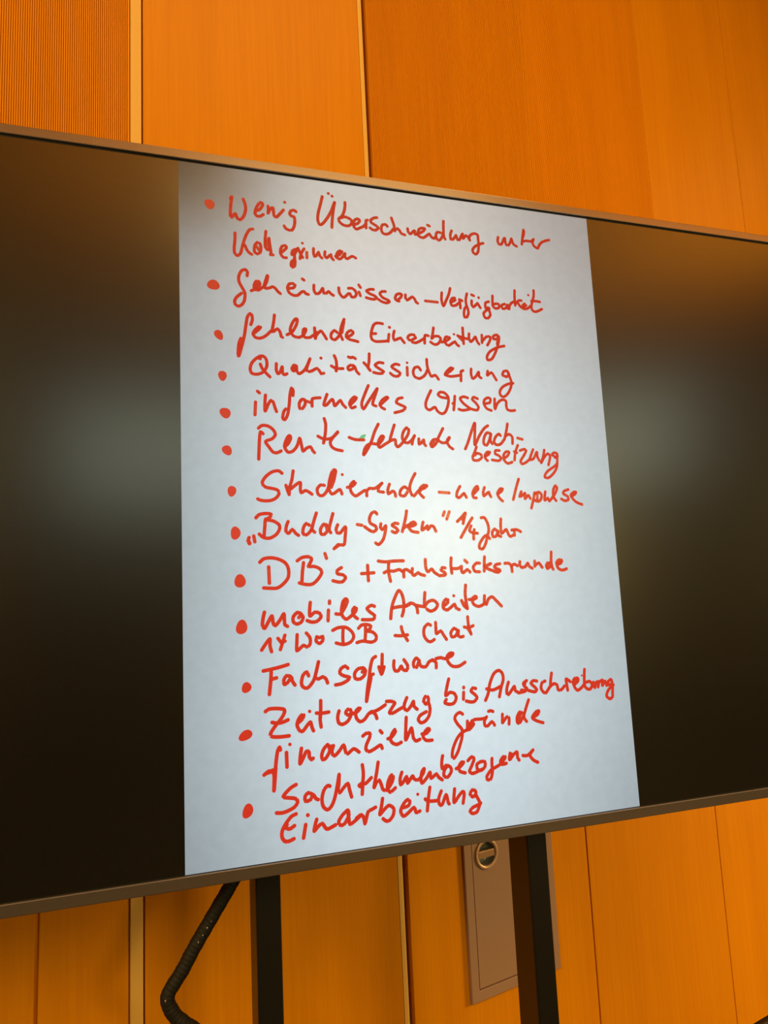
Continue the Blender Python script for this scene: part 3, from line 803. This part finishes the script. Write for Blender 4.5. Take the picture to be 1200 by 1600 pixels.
def tube(bm, pts, rad, n=16, cap=True):
    """tube through pts with a radius per point"""
    rings = []
    prev = None
    for i, p in enumerate(pts):
        t = (pts[min(i + 1, len(pts) - 1)] - pts[max(i - 1, 0)]).normalized()
        if prev is None:
            a = t.orthogonal().normalized()
        else:
            a = (prev - t * prev.dot(t)).normalized()
        prev = a
        b = t.cross(a)
        rings.append([bm.verts.new(p + (a * math.cos(2 * math.pi * k / n) + b * math.sin(2 * math.pi * k / n)) * rad[i]) for k in range(n)])
    for r0, r1 in zip(rings, rings[1:]):
        for k in range(n):
            bm.faces.new((r0[k], r0[(k + 1) % n], r1[(k + 1) % n], r1[k]))
    if cap:
        bm.faces.new(rings[0]); bm.faces.new(rings[-1])
def lathe(bm, prof, n=48, cx=0, cz=0):
    """prof: (radius, y) pairs turned about the local Y axis"""
    rings = []
    for r, y in prof:
        if r < 1e-6:
            rings.append([bm.verts.new((cx, y, cz))])
        else:
            rings.append([bm.verts.new((cx + r * math.cos(2 * math.pi * k / n), y, cz + r * math.sin(2 * math.pi * k / n))) for k in range(n)])
    for r0, r1 in zip(rings, rings[1:]):
        for k in range(n):
            q = [r0[k % len(r0)], r0[(k + 1) % len(r0)], r1[(k + 1) % len(r1)], r1[k % len(r1)]]
            u = []
            for v in q:
                if v not in u: u.append(v)
            if len(u) >= 3: bm.faces.new(u)
def catmull(pts, step):
    if len(pts) < 3:
        return pts[:]
    P = [pts[0]] + pts + [pts[-1]]
    out = [pts[0]]
    for i in range(1, len(P) - 2):
        p0, p1, p2, p3 = P[i - 1], P[i], P[i + 1], P[i + 2]
        n = max(2, int((p2 - p1).length / step))
        for k in range(1, n + 1):
            t = k / n
            out.append(0.5 * ((2 * p1) + (p2 - p0) * t + (2 * p0 - 5 * p1 + 4 * p2 - p3) * t * t + (3 * p1 - p0 - 3 * p2 + p3) * t ** 3))
    return out

# ------------------------------------------------------------------ materials
def mat_base(name, col, rough=0.5, metal=0.0, ior=1.5):
    m = bpy.data.materials.new(name)
    m.use_nodes = True
    b = m.node_tree.nodes['Principled BSDF']
    b.inputs['Base Color'].default_value = (*col, 1)
    b.inputs['Roughness'].default_value = rough
    b.inputs['Metallic'].default_value = metal
    b.inputs['IOR'].default_value = ior
    return m, m.node_tree.nodes, m.node_tree.links, b
def speckle(m_tuple, scale, amount, stretch=(1, 1, 1), bump=0.0):
    """vary the base colour with an object-space noise"""
    m, N, L, b = m_tuple
    tc = N.new('ShaderNodeTexCoord'); mp = N.new('ShaderNodeMapping')
    mp.inputs['Scale'].default_value = stretch
    no = N.new('ShaderNodeTexNoise'); no.inputs['Scale'].default_value = scale; no.inputs['Detail'].default_value = 6
    L.new(tc.outputs['Object'], mp.inputs['Vector']); L.new(mp.outputs[0], no.inputs['Vector'])
    mr = N.new('ShaderNodeMapRange'); mr.inputs['To Min'].default_value = 1 - amount; mr.inputs['To Max'].default_value = 1 + amount
    L.new(no.outputs['Fac'], mr.inputs['Value'])
    mx = N.new('ShaderNodeMix'); mx.data_type = 'RGBA'; mx.blend_type = 'MULTIPLY'; mx.inputs['Factor'].default_value = 1
    mx.inputs['A'].default_value = b.inputs['Base Color'].default_value
    L.new(mr.outputs[0], mx.inputs['B']); L.new(mx.outputs['Result'], b.inputs['Base Color'])
    if bump:
        bp = N.new('ShaderNodeBump'); bp.inputs['Strength'].default_value = bump; bp.inputs['Distance'].default_value = 0.001
        L.new(no.outputs['Fac'], bp.inputs['Height']); L.new(bp.outputs[0], b.inputs['Normal'])
    return m
def wood(name, light, dark, rough=0.42, grain=1.0):
    """cherry / beech veneer: long streaks up the panel with fine pores"""
    m, N, L, b = mat_base(name, light, rough, 0, 1.22)
    tc = N.new('ShaderNodeTexCoord'); oi = N.new('ShaderNodeObjectInfo')
    sh = N.new('ShaderNodeVectorMath'); sh.operation = 'ADD'
    ml = N.new('ShaderNodeMath'); ml.operation = 'MULTIPLY'; ml.inputs[1].default_value = 37.0
    L.new(oi.outputs['Random'], ml.inputs[0])
    cb = N.new('ShaderNodeCombineXYZ'); L.new(ml.outputs[0], cb.inputs[0]); L.new(ml.outputs[0], cb.inputs[2])
    L.new(tc.outputs['Object'], sh.inputs[0]); L.new(cb.outputs[0], sh.inputs[1])
    def noise(scale, st, det, dist=0.0):
        mp = N.new('ShaderNodeMapping'); mp.inputs['Scale'].default_value = st
        no = N.new('ShaderNodeTexNoise'); no.inputs['Scale'].default_value = scale
        no.inputs['Detail'].default_value = det; no.inputs['Distortion'].default_value = dist
        L.new(sh.outputs[0], mp.inputs['Vector']); L.new(mp.outputs[0], no.inputs['Vector'])
        return no.outputs['Fac']
    broad = noise(4.0, (2.2, 1, 0.16), 3, 0.6)
    fine = noise(120.0, (1.0, 1, 0.022), 5, 0.1)
    pore = noise(300.0, (1.0, 1, 0.05), 2)
    def lin(sock, a, c0):
        q = N.new('ShaderNodeMath'); q.operation = 'MULTIPLY_ADD'; q.inputs[1].default_value = a; q.inputs[2].default_value = c0
        L.new(sock, q.inputs[0]); return q.outputs[0]
    def add(a, c):
        q = N.new('ShaderNodeMath'); q.operation = 'ADD'; L.new(a, q.inputs[0]); L.new(c, q.inputs[1]); return q.outputs[0]
    f = add(add(lin(broad, 1.1 * grain, -0.55 * grain + 0.35), lin(fine, 1.2 * grain, -0.6 * grain)), lin(pore, 0.5 * grain, -0.25 * grain))
    mx = N.new('ShaderNodeMix'); mx.data_type = 'RGBA'; mx.clamp_factor = True
    mx.inputs['A'].default_value = (*light, 1); mx.inputs['B'].default_value = (*dark, 1)
    L.new(f, mx.inputs['Factor']); L.new(mx.outputs['Result'], b.inputs['Base Color'])
    bp = N.new('ShaderNodeBump'); bp.inputs['Strength'].default_value = 0.05; bp.inputs['Distance'].default_value = 0.0005
    L.new(fine, bp.inputs['Height']); L.new(bp.outputs[0], b.inputs['Normal'])
    return m

M_WOOD = wood('wood_veneer', (0.70, 0.245, 0.0008), (0.58, 0.185, 0.0005))
M_RIB = wood('ribbed_wood', (0.76, 0.275, 0.001), (0.64, 0.21, 0.0008), rough=0.5)
M_PALE = speckle(mat_base('pale_trim', (0.76, 0.42, 0.09), 0.55), 40, 0.05, (1, 1, 0.05))
M_BACK = speckle(mat_base('backing_board', (0.16, 0.03, 0.004), 0.8), 30, 0.1)
M_SKIRT = speckle(mat_base('dark_skirting', (0.02, 0.012, 0.008), 0.5), 30, 0.2)
M_CEIL = wood('ceiling_wood', (0.66, 0.27, 0.02), (0.55, 0.20, 0.014), rough=0.6)
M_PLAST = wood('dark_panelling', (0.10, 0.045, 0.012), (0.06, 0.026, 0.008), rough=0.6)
M_FLOOR = speckle(mat_base('dark_carpet', (0.035, 0.025, 0.018), 0.95), 220, 0.3, bump=0.3)
M_BEZEL = speckle(mat_base('brushed_bezel', (0.29, 0.24, 0.235), 0.30, 0.85), 80, 0.05, (0.1, 1, 1))
M_HOUS = speckle(mat_base('black_housing', (0.02, 0.02, 0.021), 0.5), 200, 0.15)
M_GASK = speckle(mat_base('black_gasket', (0.003, 0.002, 0.002), 0.8), 200, 0.1)
M_POST = speckle(mat_base('black_steel', (0.007, 0.006, 0.006), 0.36), 150, 0.15)
M_SLEEVE = speckle(mat_base('black_sleeve', (0.006, 0.004, 0.004), 0.7), 200, 0.3)
M_CORE = speckle(mat_base('pale_cable', (0.35, 0.30, 0.27), 0.5), 100, 0.1)
M_DOOR = speckle(mat_base('grey_paint', (0.34, 0.19, 0.14), 0.5), 300, 0.04)
M_CHROME = speckle(mat_base('satin_metal', (0.56, 0.33, 0.22), 0.35, 0.6), 120, 0.04)
M_RING = speckle(mat_base('beige_ring', (0.58, 0.35, 0.24), 0.35, 0.2), 120, 0.04)
M_CUP = speckle(mat_base('brushed_cup', (0.26, 0.28, 0.25), 0.30, 0.3), 120, 0.05)
M_GLASS = speckle(mat_base('dark_panel', (0.0025, 0.002, 0.0018), 0.23, 0.0, 2.05), 500, 0.05)
M_PANE = mat_base('daylight_pane', (0.02, 0.02, 0.02), 0.2)[0]
_b = M_PANE.node_tree.nodes['Principled BSDF']
_b.inputs['Emission Color'].default_value = (0.80, 0.90, 0.70, 1); _b.inputs['Emission Strength'].default_value = WIN_E

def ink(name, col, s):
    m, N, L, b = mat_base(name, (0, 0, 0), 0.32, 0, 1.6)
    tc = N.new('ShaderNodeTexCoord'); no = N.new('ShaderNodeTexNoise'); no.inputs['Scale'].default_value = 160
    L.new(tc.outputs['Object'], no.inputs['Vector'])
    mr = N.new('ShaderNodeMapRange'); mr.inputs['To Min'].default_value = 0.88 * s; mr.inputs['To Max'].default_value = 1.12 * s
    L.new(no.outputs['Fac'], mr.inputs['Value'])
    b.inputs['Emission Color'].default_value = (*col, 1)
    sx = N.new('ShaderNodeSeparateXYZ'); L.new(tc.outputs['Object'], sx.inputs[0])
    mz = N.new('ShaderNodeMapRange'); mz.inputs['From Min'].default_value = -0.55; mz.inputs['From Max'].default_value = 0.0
    mz.inputs['To Min'].default_value = 1.0; mz.inputs['To Max'].default_value = 0.74  # shading painted into the ink: emission dims towards the page top
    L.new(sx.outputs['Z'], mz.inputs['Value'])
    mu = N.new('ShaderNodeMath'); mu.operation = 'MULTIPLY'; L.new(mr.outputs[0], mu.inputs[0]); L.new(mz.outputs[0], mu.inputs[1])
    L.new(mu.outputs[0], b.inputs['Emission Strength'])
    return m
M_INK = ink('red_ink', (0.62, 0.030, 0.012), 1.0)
M_GREEN = ink('green_ink', (0.10, 0.50, 0.20), 1.0)

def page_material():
    """the scanned sheet on the screen: cool white, brightness falloff towards the rim painted into the emission"""
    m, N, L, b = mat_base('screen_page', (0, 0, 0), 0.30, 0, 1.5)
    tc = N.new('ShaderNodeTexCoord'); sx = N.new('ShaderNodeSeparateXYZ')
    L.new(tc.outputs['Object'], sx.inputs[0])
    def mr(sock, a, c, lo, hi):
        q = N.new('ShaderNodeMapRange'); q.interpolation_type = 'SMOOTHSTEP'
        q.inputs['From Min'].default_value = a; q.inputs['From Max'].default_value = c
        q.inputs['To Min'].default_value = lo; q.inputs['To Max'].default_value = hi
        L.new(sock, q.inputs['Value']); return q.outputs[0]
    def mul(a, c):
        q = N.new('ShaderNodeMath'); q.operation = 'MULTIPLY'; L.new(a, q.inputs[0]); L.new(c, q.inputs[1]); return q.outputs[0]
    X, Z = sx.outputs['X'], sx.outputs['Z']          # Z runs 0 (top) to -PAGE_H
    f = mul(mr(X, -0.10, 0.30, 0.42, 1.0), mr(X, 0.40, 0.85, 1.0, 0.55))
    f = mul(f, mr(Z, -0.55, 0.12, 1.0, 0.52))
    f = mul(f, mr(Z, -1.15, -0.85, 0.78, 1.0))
    di = N.new('ShaderNodeVectorMath'); di.operation = 'DISTANCE'  # top-left corner: shading and brown cast painted into the emission
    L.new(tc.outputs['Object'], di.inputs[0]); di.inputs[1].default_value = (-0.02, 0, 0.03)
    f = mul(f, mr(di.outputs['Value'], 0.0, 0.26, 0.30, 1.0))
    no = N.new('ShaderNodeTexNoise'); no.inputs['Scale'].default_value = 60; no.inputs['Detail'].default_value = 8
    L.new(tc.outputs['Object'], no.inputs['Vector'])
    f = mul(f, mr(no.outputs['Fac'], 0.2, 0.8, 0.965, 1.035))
    mx = N.new('ShaderNodeMix'); mx.data_type = 'RGBA'           # warm cast painted into the glow towards the head of the sheet
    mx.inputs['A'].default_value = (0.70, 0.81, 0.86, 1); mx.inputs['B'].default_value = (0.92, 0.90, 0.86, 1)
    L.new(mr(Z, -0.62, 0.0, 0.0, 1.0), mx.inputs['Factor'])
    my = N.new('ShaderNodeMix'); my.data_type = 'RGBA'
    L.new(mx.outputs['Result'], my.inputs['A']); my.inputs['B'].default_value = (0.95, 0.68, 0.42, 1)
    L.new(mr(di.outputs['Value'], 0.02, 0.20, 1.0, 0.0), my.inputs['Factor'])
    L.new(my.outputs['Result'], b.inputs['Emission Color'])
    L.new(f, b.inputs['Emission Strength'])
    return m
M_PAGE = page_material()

# ------------------------------------------------------------------ the room
RX0, RX1, RY0, RZ1 = -2.6, 4.6, -6.2, 4.00
wall = struct(new_obj('wall_back', boxes((RX0 - 0.1, RX1 + 0.1, 0.018, 0.14, 0, RZ1)), M_BACK))
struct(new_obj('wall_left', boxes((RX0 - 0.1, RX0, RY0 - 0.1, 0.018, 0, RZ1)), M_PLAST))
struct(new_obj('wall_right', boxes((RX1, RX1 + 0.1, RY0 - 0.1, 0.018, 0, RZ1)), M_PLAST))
struct(new_obj('floor', boxes((RX0 - 0.1, RX1 + 0.1, RY0 - 0.1, 0.14, -0.1, 0)), M_FLOOR))
struct(new_obj('ceiling', boxes((RX0 - 0.1, RX1 + 0.1, RY0 - 0.1, 0.14, RZ1, RZ1 + 0.1)), M_CEIL))
# front wall with a band of windows behind the camera
WIN = [(-2.45, -0.5), (0.1, 1.7), (2.3, 3.7)]
WZ0, WZ1 = 2.45, 3.50
bs = [(RX0, RX1, RY0 - 0.1, RY0, 0, WZ0), (RX0, RX1, RY0 - 0.1, RY0, WZ1, RZ1)]
xs = [RX0] + [v for p in WIN for v in p] + [RX1]
for i in range(0, len(xs), 2): bs.append((xs[i], xs[i + 1], RY0 - 0.1, RY0, WZ0, WZ1))
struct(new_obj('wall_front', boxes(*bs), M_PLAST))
for i, (a, c) in enumerate(WIN):
    f = struct(new_obj('window_%d' % (i + 1), boxes((a, a + 0.05, RY0 - 0.08, RY0 - 0.01, WZ0, WZ1), (c - 0.05, c, RY0 - 0.08, RY0 - 0.01, WZ0, WZ1),
        (a + 0.05, c - 0.05, RY0 - 0.08, RY0 - 0.01, WZ0, WZ0 + 0.05), (a + 0.05, c - 0.05, RY0 - 0.08, RY0 - 0.01, WZ1 - 0.05, WZ1)), M_HOUS))
    new_obj('pane', boxes((a + 0.05, c - 0.05, RY0 - 0.06, RY0 - 0.05, WZ0 + 0.05, WZ1 - 0.05)), M_PANE, f)
struct(new_obj('baseboard_back', boxes((RX0, RX1, -0.012, 0.018, 0, 0.099, 0.002)), M_SKIRT))

# wall cladding: (x0, x1, z0, z1) per board, front face at y = 0
ZJ, Z0 = 1.50, 0.105
PITCH = 0.0040
def plain(x0, x1, z0, z1, mat=M_WOOD):
    return new_obj('wood_panel', boxes((0, x1 - x0, 0, 0.018, 0, z1 - z0, 0.0012)), mat, wall, (x0, 0, z0))
def ribbed(x0, x1, z0, z1, depth=0.0034):
    """acoustic board: fine vertical ribs with rounded crests"""
    bm = bmesh.new()
    n = int(round((x1 - x0 - 0.004) / PITCH))
    p = (x1 - x0 - 0.004) / n
    prof = [(0, 0.0)]
    for k in range(n):
        a = 0.002 + k * p
        for t, y in ((0.04, 0.0), (0.12, 1.0), (0.46, 1.0), (0.56, 0.0)):
            prof.append((a + t * p, depth * y))
    prof += [(x1 - x0, 0.0)]
    lo = [bm.verts.new((x, y, 0)) for x, y in prof]; hi = [bm.verts.new((x, y, z1 - z0)) for x, y in prof]
    for i in range(len(prof) - 1):
        bm.faces.new((lo[i], lo[i + 1], hi[i + 1], hi[i]))
    b0 = [bm.verts.new((x, 0.018, z)) for x, z in ((0, 0), (x1 - x0, 0), (x1 - x0, z1 - z0), (0, z1 - z0))]
    bm.faces.new(b0)
    bm.faces.new((lo[0], hi[0], b0[3], b0[0])); bm.faces.new((lo[-1], b0[1], b0[2], hi[-1]))
    return new_obj('ribbed_panel', bm, M_RIB, wall, (x0, 0, z0))
top_z = RZ1 - 0.01
plain(RX0 + 0.01, -1.10, Z0, ZJ); plain(RX0 + 0.01, -1.10, ZJ + 0.002, top_z)
plain(-1.095, -0.6305, Z0, ZJ); plain(-1.095, -0.6305, ZJ + 0.002, top_z)
new_obj('wood_panel', boxes((0, 0.3955, 0, 0.018, 0, ZJ - Z0, 0.002), (0.3935, 0.4035, 0.0065, 0.0175, 0, ZJ - Z0),
    (0.4010, 0.544, 0, 0.018, 0, ZJ - Z0, 0.002)), M_WOOD, wall, (-0.6255, 0, Z0))      # one board with a shallow groove
ribbed(-0.6255, -0.0815, ZJ + 0.002, top_z)
plain(-0.0545, 0.4745, Z0, ZJ); plain(-0.0545, 0.4745, ZJ + 0.002, top_z)
PA, PB, PC, PD = 0.655, 0.911, 0.473, 1.062        # opening for the access panel
new_obj('wood_panel', boxes((0, PA - 0.501, 0, 0.018, 0, ZJ - Z0), (PB - 0.501, 0.5425, 0, 0.018, 0, ZJ - Z0),
    (PA - 0.501, PB - 0.501, 0, 0.018, 0, PC - Z0), (PA - 0.501, PB - 0.501, 0, 0.018, PD - Z0, ZJ - Z0)), M_WOOD, wall, (0.501, 0, Z0))
ribbed(0.501, 1.0450, ZJ + 0.002, top_z)
plain(1.0485, 1.586, Z0, ZJ); ribbed(1.0475, 1.5865, ZJ + 0.002, top_z, 0.0022)
plain(1.589, 2.127, Z0, ZJ); plain(1.589, 2.127, ZJ + 0.002, top_z)
plain(2.1295, 2.68, Z0, ZJ); plain(2.1295, 2.68, ZJ + 0.002, top_z)
plain(2.683, 3.22, Z0, ZJ); plain(2.683, 3.22, ZJ + 0.002, top_z)
plain(3.223, RX1 - 0.01, Z0, ZJ); plain(3.223, RX1 - 0.01, ZJ + 0.002, top_z)
# pale lacquered edge strips beside the open joints
struct(new_obj('trim_1', boxes((-0.0800, -0.0582, -0.002, 0.018, Z0, top_z, 0.001)), M_PALE))
bm = bmesh.new()
prof = [(0.4750, 0.018), (0.4750, -0.0005), (0.4835, -0.0005), (0.4868, 0.0002), (0.4882, 0.002), (0.4885, 0.018)]
lo = [bm.verts.new((x, y, Z0)) for x, y in prof]; hi = [bm.verts.new((x, y, top_z)) for x, y in prof]
for i in range(len(prof)):
    j = (i + 1) % len(prof); bm.faces.new((lo[i], lo[j], hi[j], hi[i]))
bm.faces.new(lo); bm.faces.new(hi)
struct(new_obj('trim_2', bm, M_PALE))

# ------------------------------------------------------------------ access panel let into the wall
ap = tag(empty('access_panel', (0.783, 0, 0.465)), 'grey-brown metal access panel with a round recessed latch, in the wall below the display', 'wall panel')
W2, HT, FR = 0.136, 0.605, 0.0225
bm = bmesh.new()        # seamless rectangular frame, chamfered on its outer front edge
loops = []
for ins, y in ((0, 0.004), (0, -0.0075), (0.0015, -0.009), (FR - 0.001, -0.009), (FR, -0.008), (FR, 0.004)):
    loops.append([bm.verts.new(p) for p in ((-W2 + ins, y, ins), (W2 - ins, y, ins), (W2 - ins, y, HT - ins), (-W2 + ins, y, HT - ins))])
for a, c in zip(loops, loops[1:] + loops[:1]):
    for k in range(4): bm.faces.new((a[k], a[(k + 1) % 4], c[(k + 1) % 4], c[k]))
new_obj('frame', bm, M_DOOR, ap)
HX, HZ, HR = -0.069, 0.3015, 0.0335
bm = bmesh.new()        # door leaf with a round hole for the latch cup
dx0, dx1, dz0, dz1 = -W2 + FR + 0.0032, W2 - FR - 0.0032, FR + 0.0028, HT - FR - 0.0028
n = 64
ring = [(HX + (HR - 0.004) * math.cos(2 * math.pi * k / n), HZ + (HR - 0.004) * math.sin(2 * math.pi * k / n)) for k in range(n)]
def edge_pt(k):
    c, s = math.cos(2 * math.pi * k / n), math.sin(2 * math.pi * k / n)
    ts = []
    if c > 1e-9: ts.append((dx1 - HX) / c)
    if c < -1e-9: ts.append((dx0 - HX) / c)
    if s > 1e-9: ts.append((dz1 - HZ) / s)
    if s < -1e-9: ts.append((dz0 - HZ) / s)
    t = min(ts); return (HX + c * t, HZ + s * t)
outer = [edge_pt(k) for k in range(n)]
corners = [(dx1, dz1), (dx0, dz1), (dx0, dz0), (dx1, dz0)]
YD = -0.0062
vi = [bm.verts.new((x, YD, z)) for x, z in ring]; vo = [bm.verts.new((x, YD, z)) for x, z in outer]
cv = {c: bm.verts.new((c[0], YD, c[1])) for c in corners}
rim = []
for k in range(n):
    j = (k + 1) % n
    a, b_ = outer[k], outer[j]
    mid = None
    if abs(a[0] - b_[0]) > 1e-9 and abs(a[1] - b_[1]) > 1e-9:
        mid = min(corners, key=lambda c: (c[0] - a[0]) ** 2 + (c[1] - a[1]) ** 2 + (c[0] - b_[0]) ** 2 + (c[1] - b_[1]) ** 2)
    rim.append(vo[k])
    if mid:
        bm.faces.new((vi[k], vo[k], cv[mid], vo[j], vi[j])); rim.append(cv[mid])
    else:
        bm.faces.new((vi[k], vo[k], vo[j], vi[j]))
rb = [bm.verts.new((v.co.x, 0.002, v.co.z)) for v in rim]
for k in range(len(rim)):
    j = (k + 1) % len(rim); bm.faces.new((rim[k], rim[j], rb[j], rb[k]))
for v in cv.values():
    if not v.link_faces: bm.verts.remove(v)
door = new_obj('door', bm, M_DOOR, ap)
bm = bmesh.new()
lathe(bm, [(HR - 0.0005, YD), (HR, YD - 0.002), (HR - 0.0015, YD - 0.0035), (HR - 0.0070, YD - 0.0032), (HR - 0.0082, YD), (HR - 0.0082, YD + 0.003)])
lr = new_obj('latch_ring', bm, M_RING, door, (HX, 0, HZ), smooth=True)
bm = bmesh.new()
lathe(bm, [(HR - 0.0082, YD + 0.0005), (HR - 0.0090, 0.010), (HR - 0.0135, 0.0135), (0, 0.0135)])
new_obj('latch_cup', bm, M_CUP, door, (HX, 0, HZ), smooth=True)
hw = math.sqrt((HR - 0.0086) ** 2 - 0.0078 ** 2)
new_obj('latch_bar', boxes((-hw, hw, YD - 0.0015, 0.003, -0.0078, 0.0078, 0.0012)), M_CHROME, door, (HX, 0, HZ))

# ------------------------------------------------------------------ display stand behind the screen
CX = 0.3745
st = tag(empty('display_stand', D(CX, 0.10, 0), ROT), 'black steel two-post stand carrying the big display in front of the wall', 'display stand')
for a, c in ((0.1050, 0.1430), (0.5640, 0.6020)):
    new_obj('post', boxes((a - CX, c - CX, -0.034, 0.037, 0.06, 1.75, 0.0025)), M_POST, st)
    new_obj('foot', boxes((a - CX - 0.006, c - CX + 0.006, -0.34, 0.105, 0.0, 0.06, 0.006)), M_POST, st)
new_obj('crossbar', boxes((0.1430 - CX, 0.5640 - CX, -0.02, 0.02, 1.40, 1.48, 0.003)), M_POST, st)
new_obj('crossbar', boxes((0.1430 - CX, 0.5640 - CX, -0.02, 0.02, 0.15, 0.21, 0.003)), M_POST, st)

# ------------------------------------------------------------------ the display
SW = PAGE_H * 16 / 9
dx0, dx1 = -(SW - PAGE_W) / 2, (SW + PAGE_W) / 2
BZ, GK = 0.0182, 0.0030
ZB = TOP - PAGE_H
dp = tag(empty('display_screen', D(CX, 0, ZB - BZ), ROT), 'large wide display showing a white page of red handwriting between black side bars', 'display')
def L(x, z): return x - CX, z - (ZB - BZ)
x0, z0 = L(dx0, ZB); x1, z1 = L(dx1, TOP)
y0, y1 = -0.004, 0.030
new_obj('bezel', boxes((x0 - BZ, x0 - GK * 0.4, y0, y1, z0 - BZ, z1 + BZ, 0.0012), (x1 + GK * 0.4, x1 + BZ, y0, y1, z0 - BZ, z1 + BZ, 0.0012),
    (x0 - GK * 0.4, x1 + GK * 0.4, y0, y1, z1 + GK, z1 + BZ, 0.0012), (x0 - GK * 0.4, x1 + GK * 0.4, y0, y1, z0 - BZ, z0 - 0.001, 0.0012)), M_BEZEL, dp)
new_obj('gasket', boxes((x0 - GK, x1 + GK, 0.0008, 0.02, z0 - GK, z1 + GK)), M_GASK, dp)
scr = new_obj('screen_panel', boxes((x0, x1, 0.0, 0.0007, z0, z1)), M_GLASS, dp)
new_obj('back_housing', boxes((x0 + 0.02, x1 - 0.02, 0.030, 0.062, z0 + 0.02, z1 - 0.02, 0.008)), M_HOUS, dp)
px, pz = L(0, TOP)
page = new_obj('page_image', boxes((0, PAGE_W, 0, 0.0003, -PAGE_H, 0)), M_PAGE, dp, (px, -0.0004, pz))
page['label'] = 'white page of red handwritten notes'

def disc(bm, x, z, r, n=12):
    bm.faces.new([bm.verts.new((x + r * math.cos(2 * math.pi * k / n), 0, z + r * math.sin(2 * math.pi * k / n))) for k in range(n)])
def stroke(bm, pts, wd):
    r = wd / 2
    q = catmull(pts, 1.6)
    for p in pts: disc(bm, p.x / 1000, -p.y / 1000, r / 1000)
    for p in q[1:-1:2]: disc(bm, p.x / 1000, -p.y / 1000, r / 1000, 10)
    for a, c in zip(q, q[1:]):
        t = c - a
        if t.length < 1e-6: continue
        t.normalize(); nn = Vector((-t.y, t.x)) * r
        bm.faces.new([bm.verts.new((v.x / 1000, 0, -v.y / 1000)) for v in (a + nn, c + nn, c - nn, a - nn)])
for wd, strokes, dots in HANDWRITING:
    bm = bmesh.new()
    for w1, txt in strokes:
        pts = [Vector((float(a.split(',')[0]), float(a.split(',')[1]))) for a in txt.split()]
        stroke(bm, pts, w1 or wd)
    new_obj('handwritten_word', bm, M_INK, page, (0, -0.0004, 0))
    for cx, cy, rx, ry, rot in dots:
        bm = bmesh.new()
        c, s = math.cos(math.radians(-rot)), math.sin(math.radians(-rot))
        vs = []
        for k in range(28):
            a = 2 * math.pi * k / 28
            e = 1 + 0.05 * math.sin(3 * a + rx) + 0.03 * math.sin(2 * a + ry)
            u, v = rx * math.cos(a) * e, ry * math.sin(a) * e
            vs.append(bm.verts.new(((cx + u * c - v * s) / 1000, 0, (-cy + u * s + v * c) / 1000)))
        bm.faces.new(vs)
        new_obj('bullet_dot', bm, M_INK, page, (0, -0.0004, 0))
bm = bmesh.new()
pts = [(GREEN[k][0] / 1000, -GREEN[k][1] / 1000) for k in range(len(GREEN))]
bm.faces.new([bm.verts.new((x, 0, z)) for x, z in pts])
g = new_obj('green_mark', bm, M_GREEN, page, (0, -0.0003, 0)); g['label'] = 'small green ink mark'

# ------------------------------------------------------------------ cable sleeve hanging behind the display
cs = tag(empty('cable_sleeve', D(0.0774, 0.1177, TOP - 1.1254), ROT), 'black spiral-wrapped cable bundle hanging below the display and bending beside the left post', 'cable')
way = [(0.088, -0.98), (0.094, -1.05), (0.0925, -1.098), (0.0774, -1.1254), (0.0544, -1.1593), (0.0367, -1.185), (0.0178, -1.2127), (0.0003, -1.2411), (-0.0149, -1.2614),
       (-0.0212, -1.2734), (-0.0191, -1.287), (-0.0086, -1.305), (0.0032, -1.3161), (0.030, -1.345), (0.050, -1.42), (0.055, -1.60), (0.050, -1.90), (0.036, -2.0), (-0.02, -2.032), (-0.16, -2.036)]
rel = [Vector((x - 0.0774, 0.0, z + 1.1254)) for x, z in way]
path = catmull(rel, 0.0008)
acc, rad, dist = 0.0, [], []
for i, p in enumerate(path):
    if i: acc += (p - path[i - 1]).length
    dist.append(acc)
    ph = (acc % 0.0065) / 0.0065
    rad.append(0.0103 + 0.0005 * math.sin(math.pi * ph) ** 0.6 + 0.0002 * math.sin(acc * 310))
bm = bmesh.new(); tube(bm, path, rad, 20)
new_obj('sleeve', bm, M_SLEEVE, cs, smooth=True)
# the pale cable glinting through the gaps of the wrap
for gx, gz in ((0.0425, -1.1755), (0.0366, -1.1838), (0.0300, -1.1930), (0.0233, -1.2020), (-0.0245, -1.2745)):
    bm = bmesh.new(); m4 = Matrix.Translation((gx - 0.0774, -0.0098, gz + 1.1254)) @ Matrix.Diagonal((1, 0.9, 1.3, 1))
    bmesh.ops.create_uvsphere(bm, u_segments=10, v_segments=6, radius=0.0014, matrix=m4)
    new_obj('inner_cable', bm, M_CORE, cs, smooth=True)
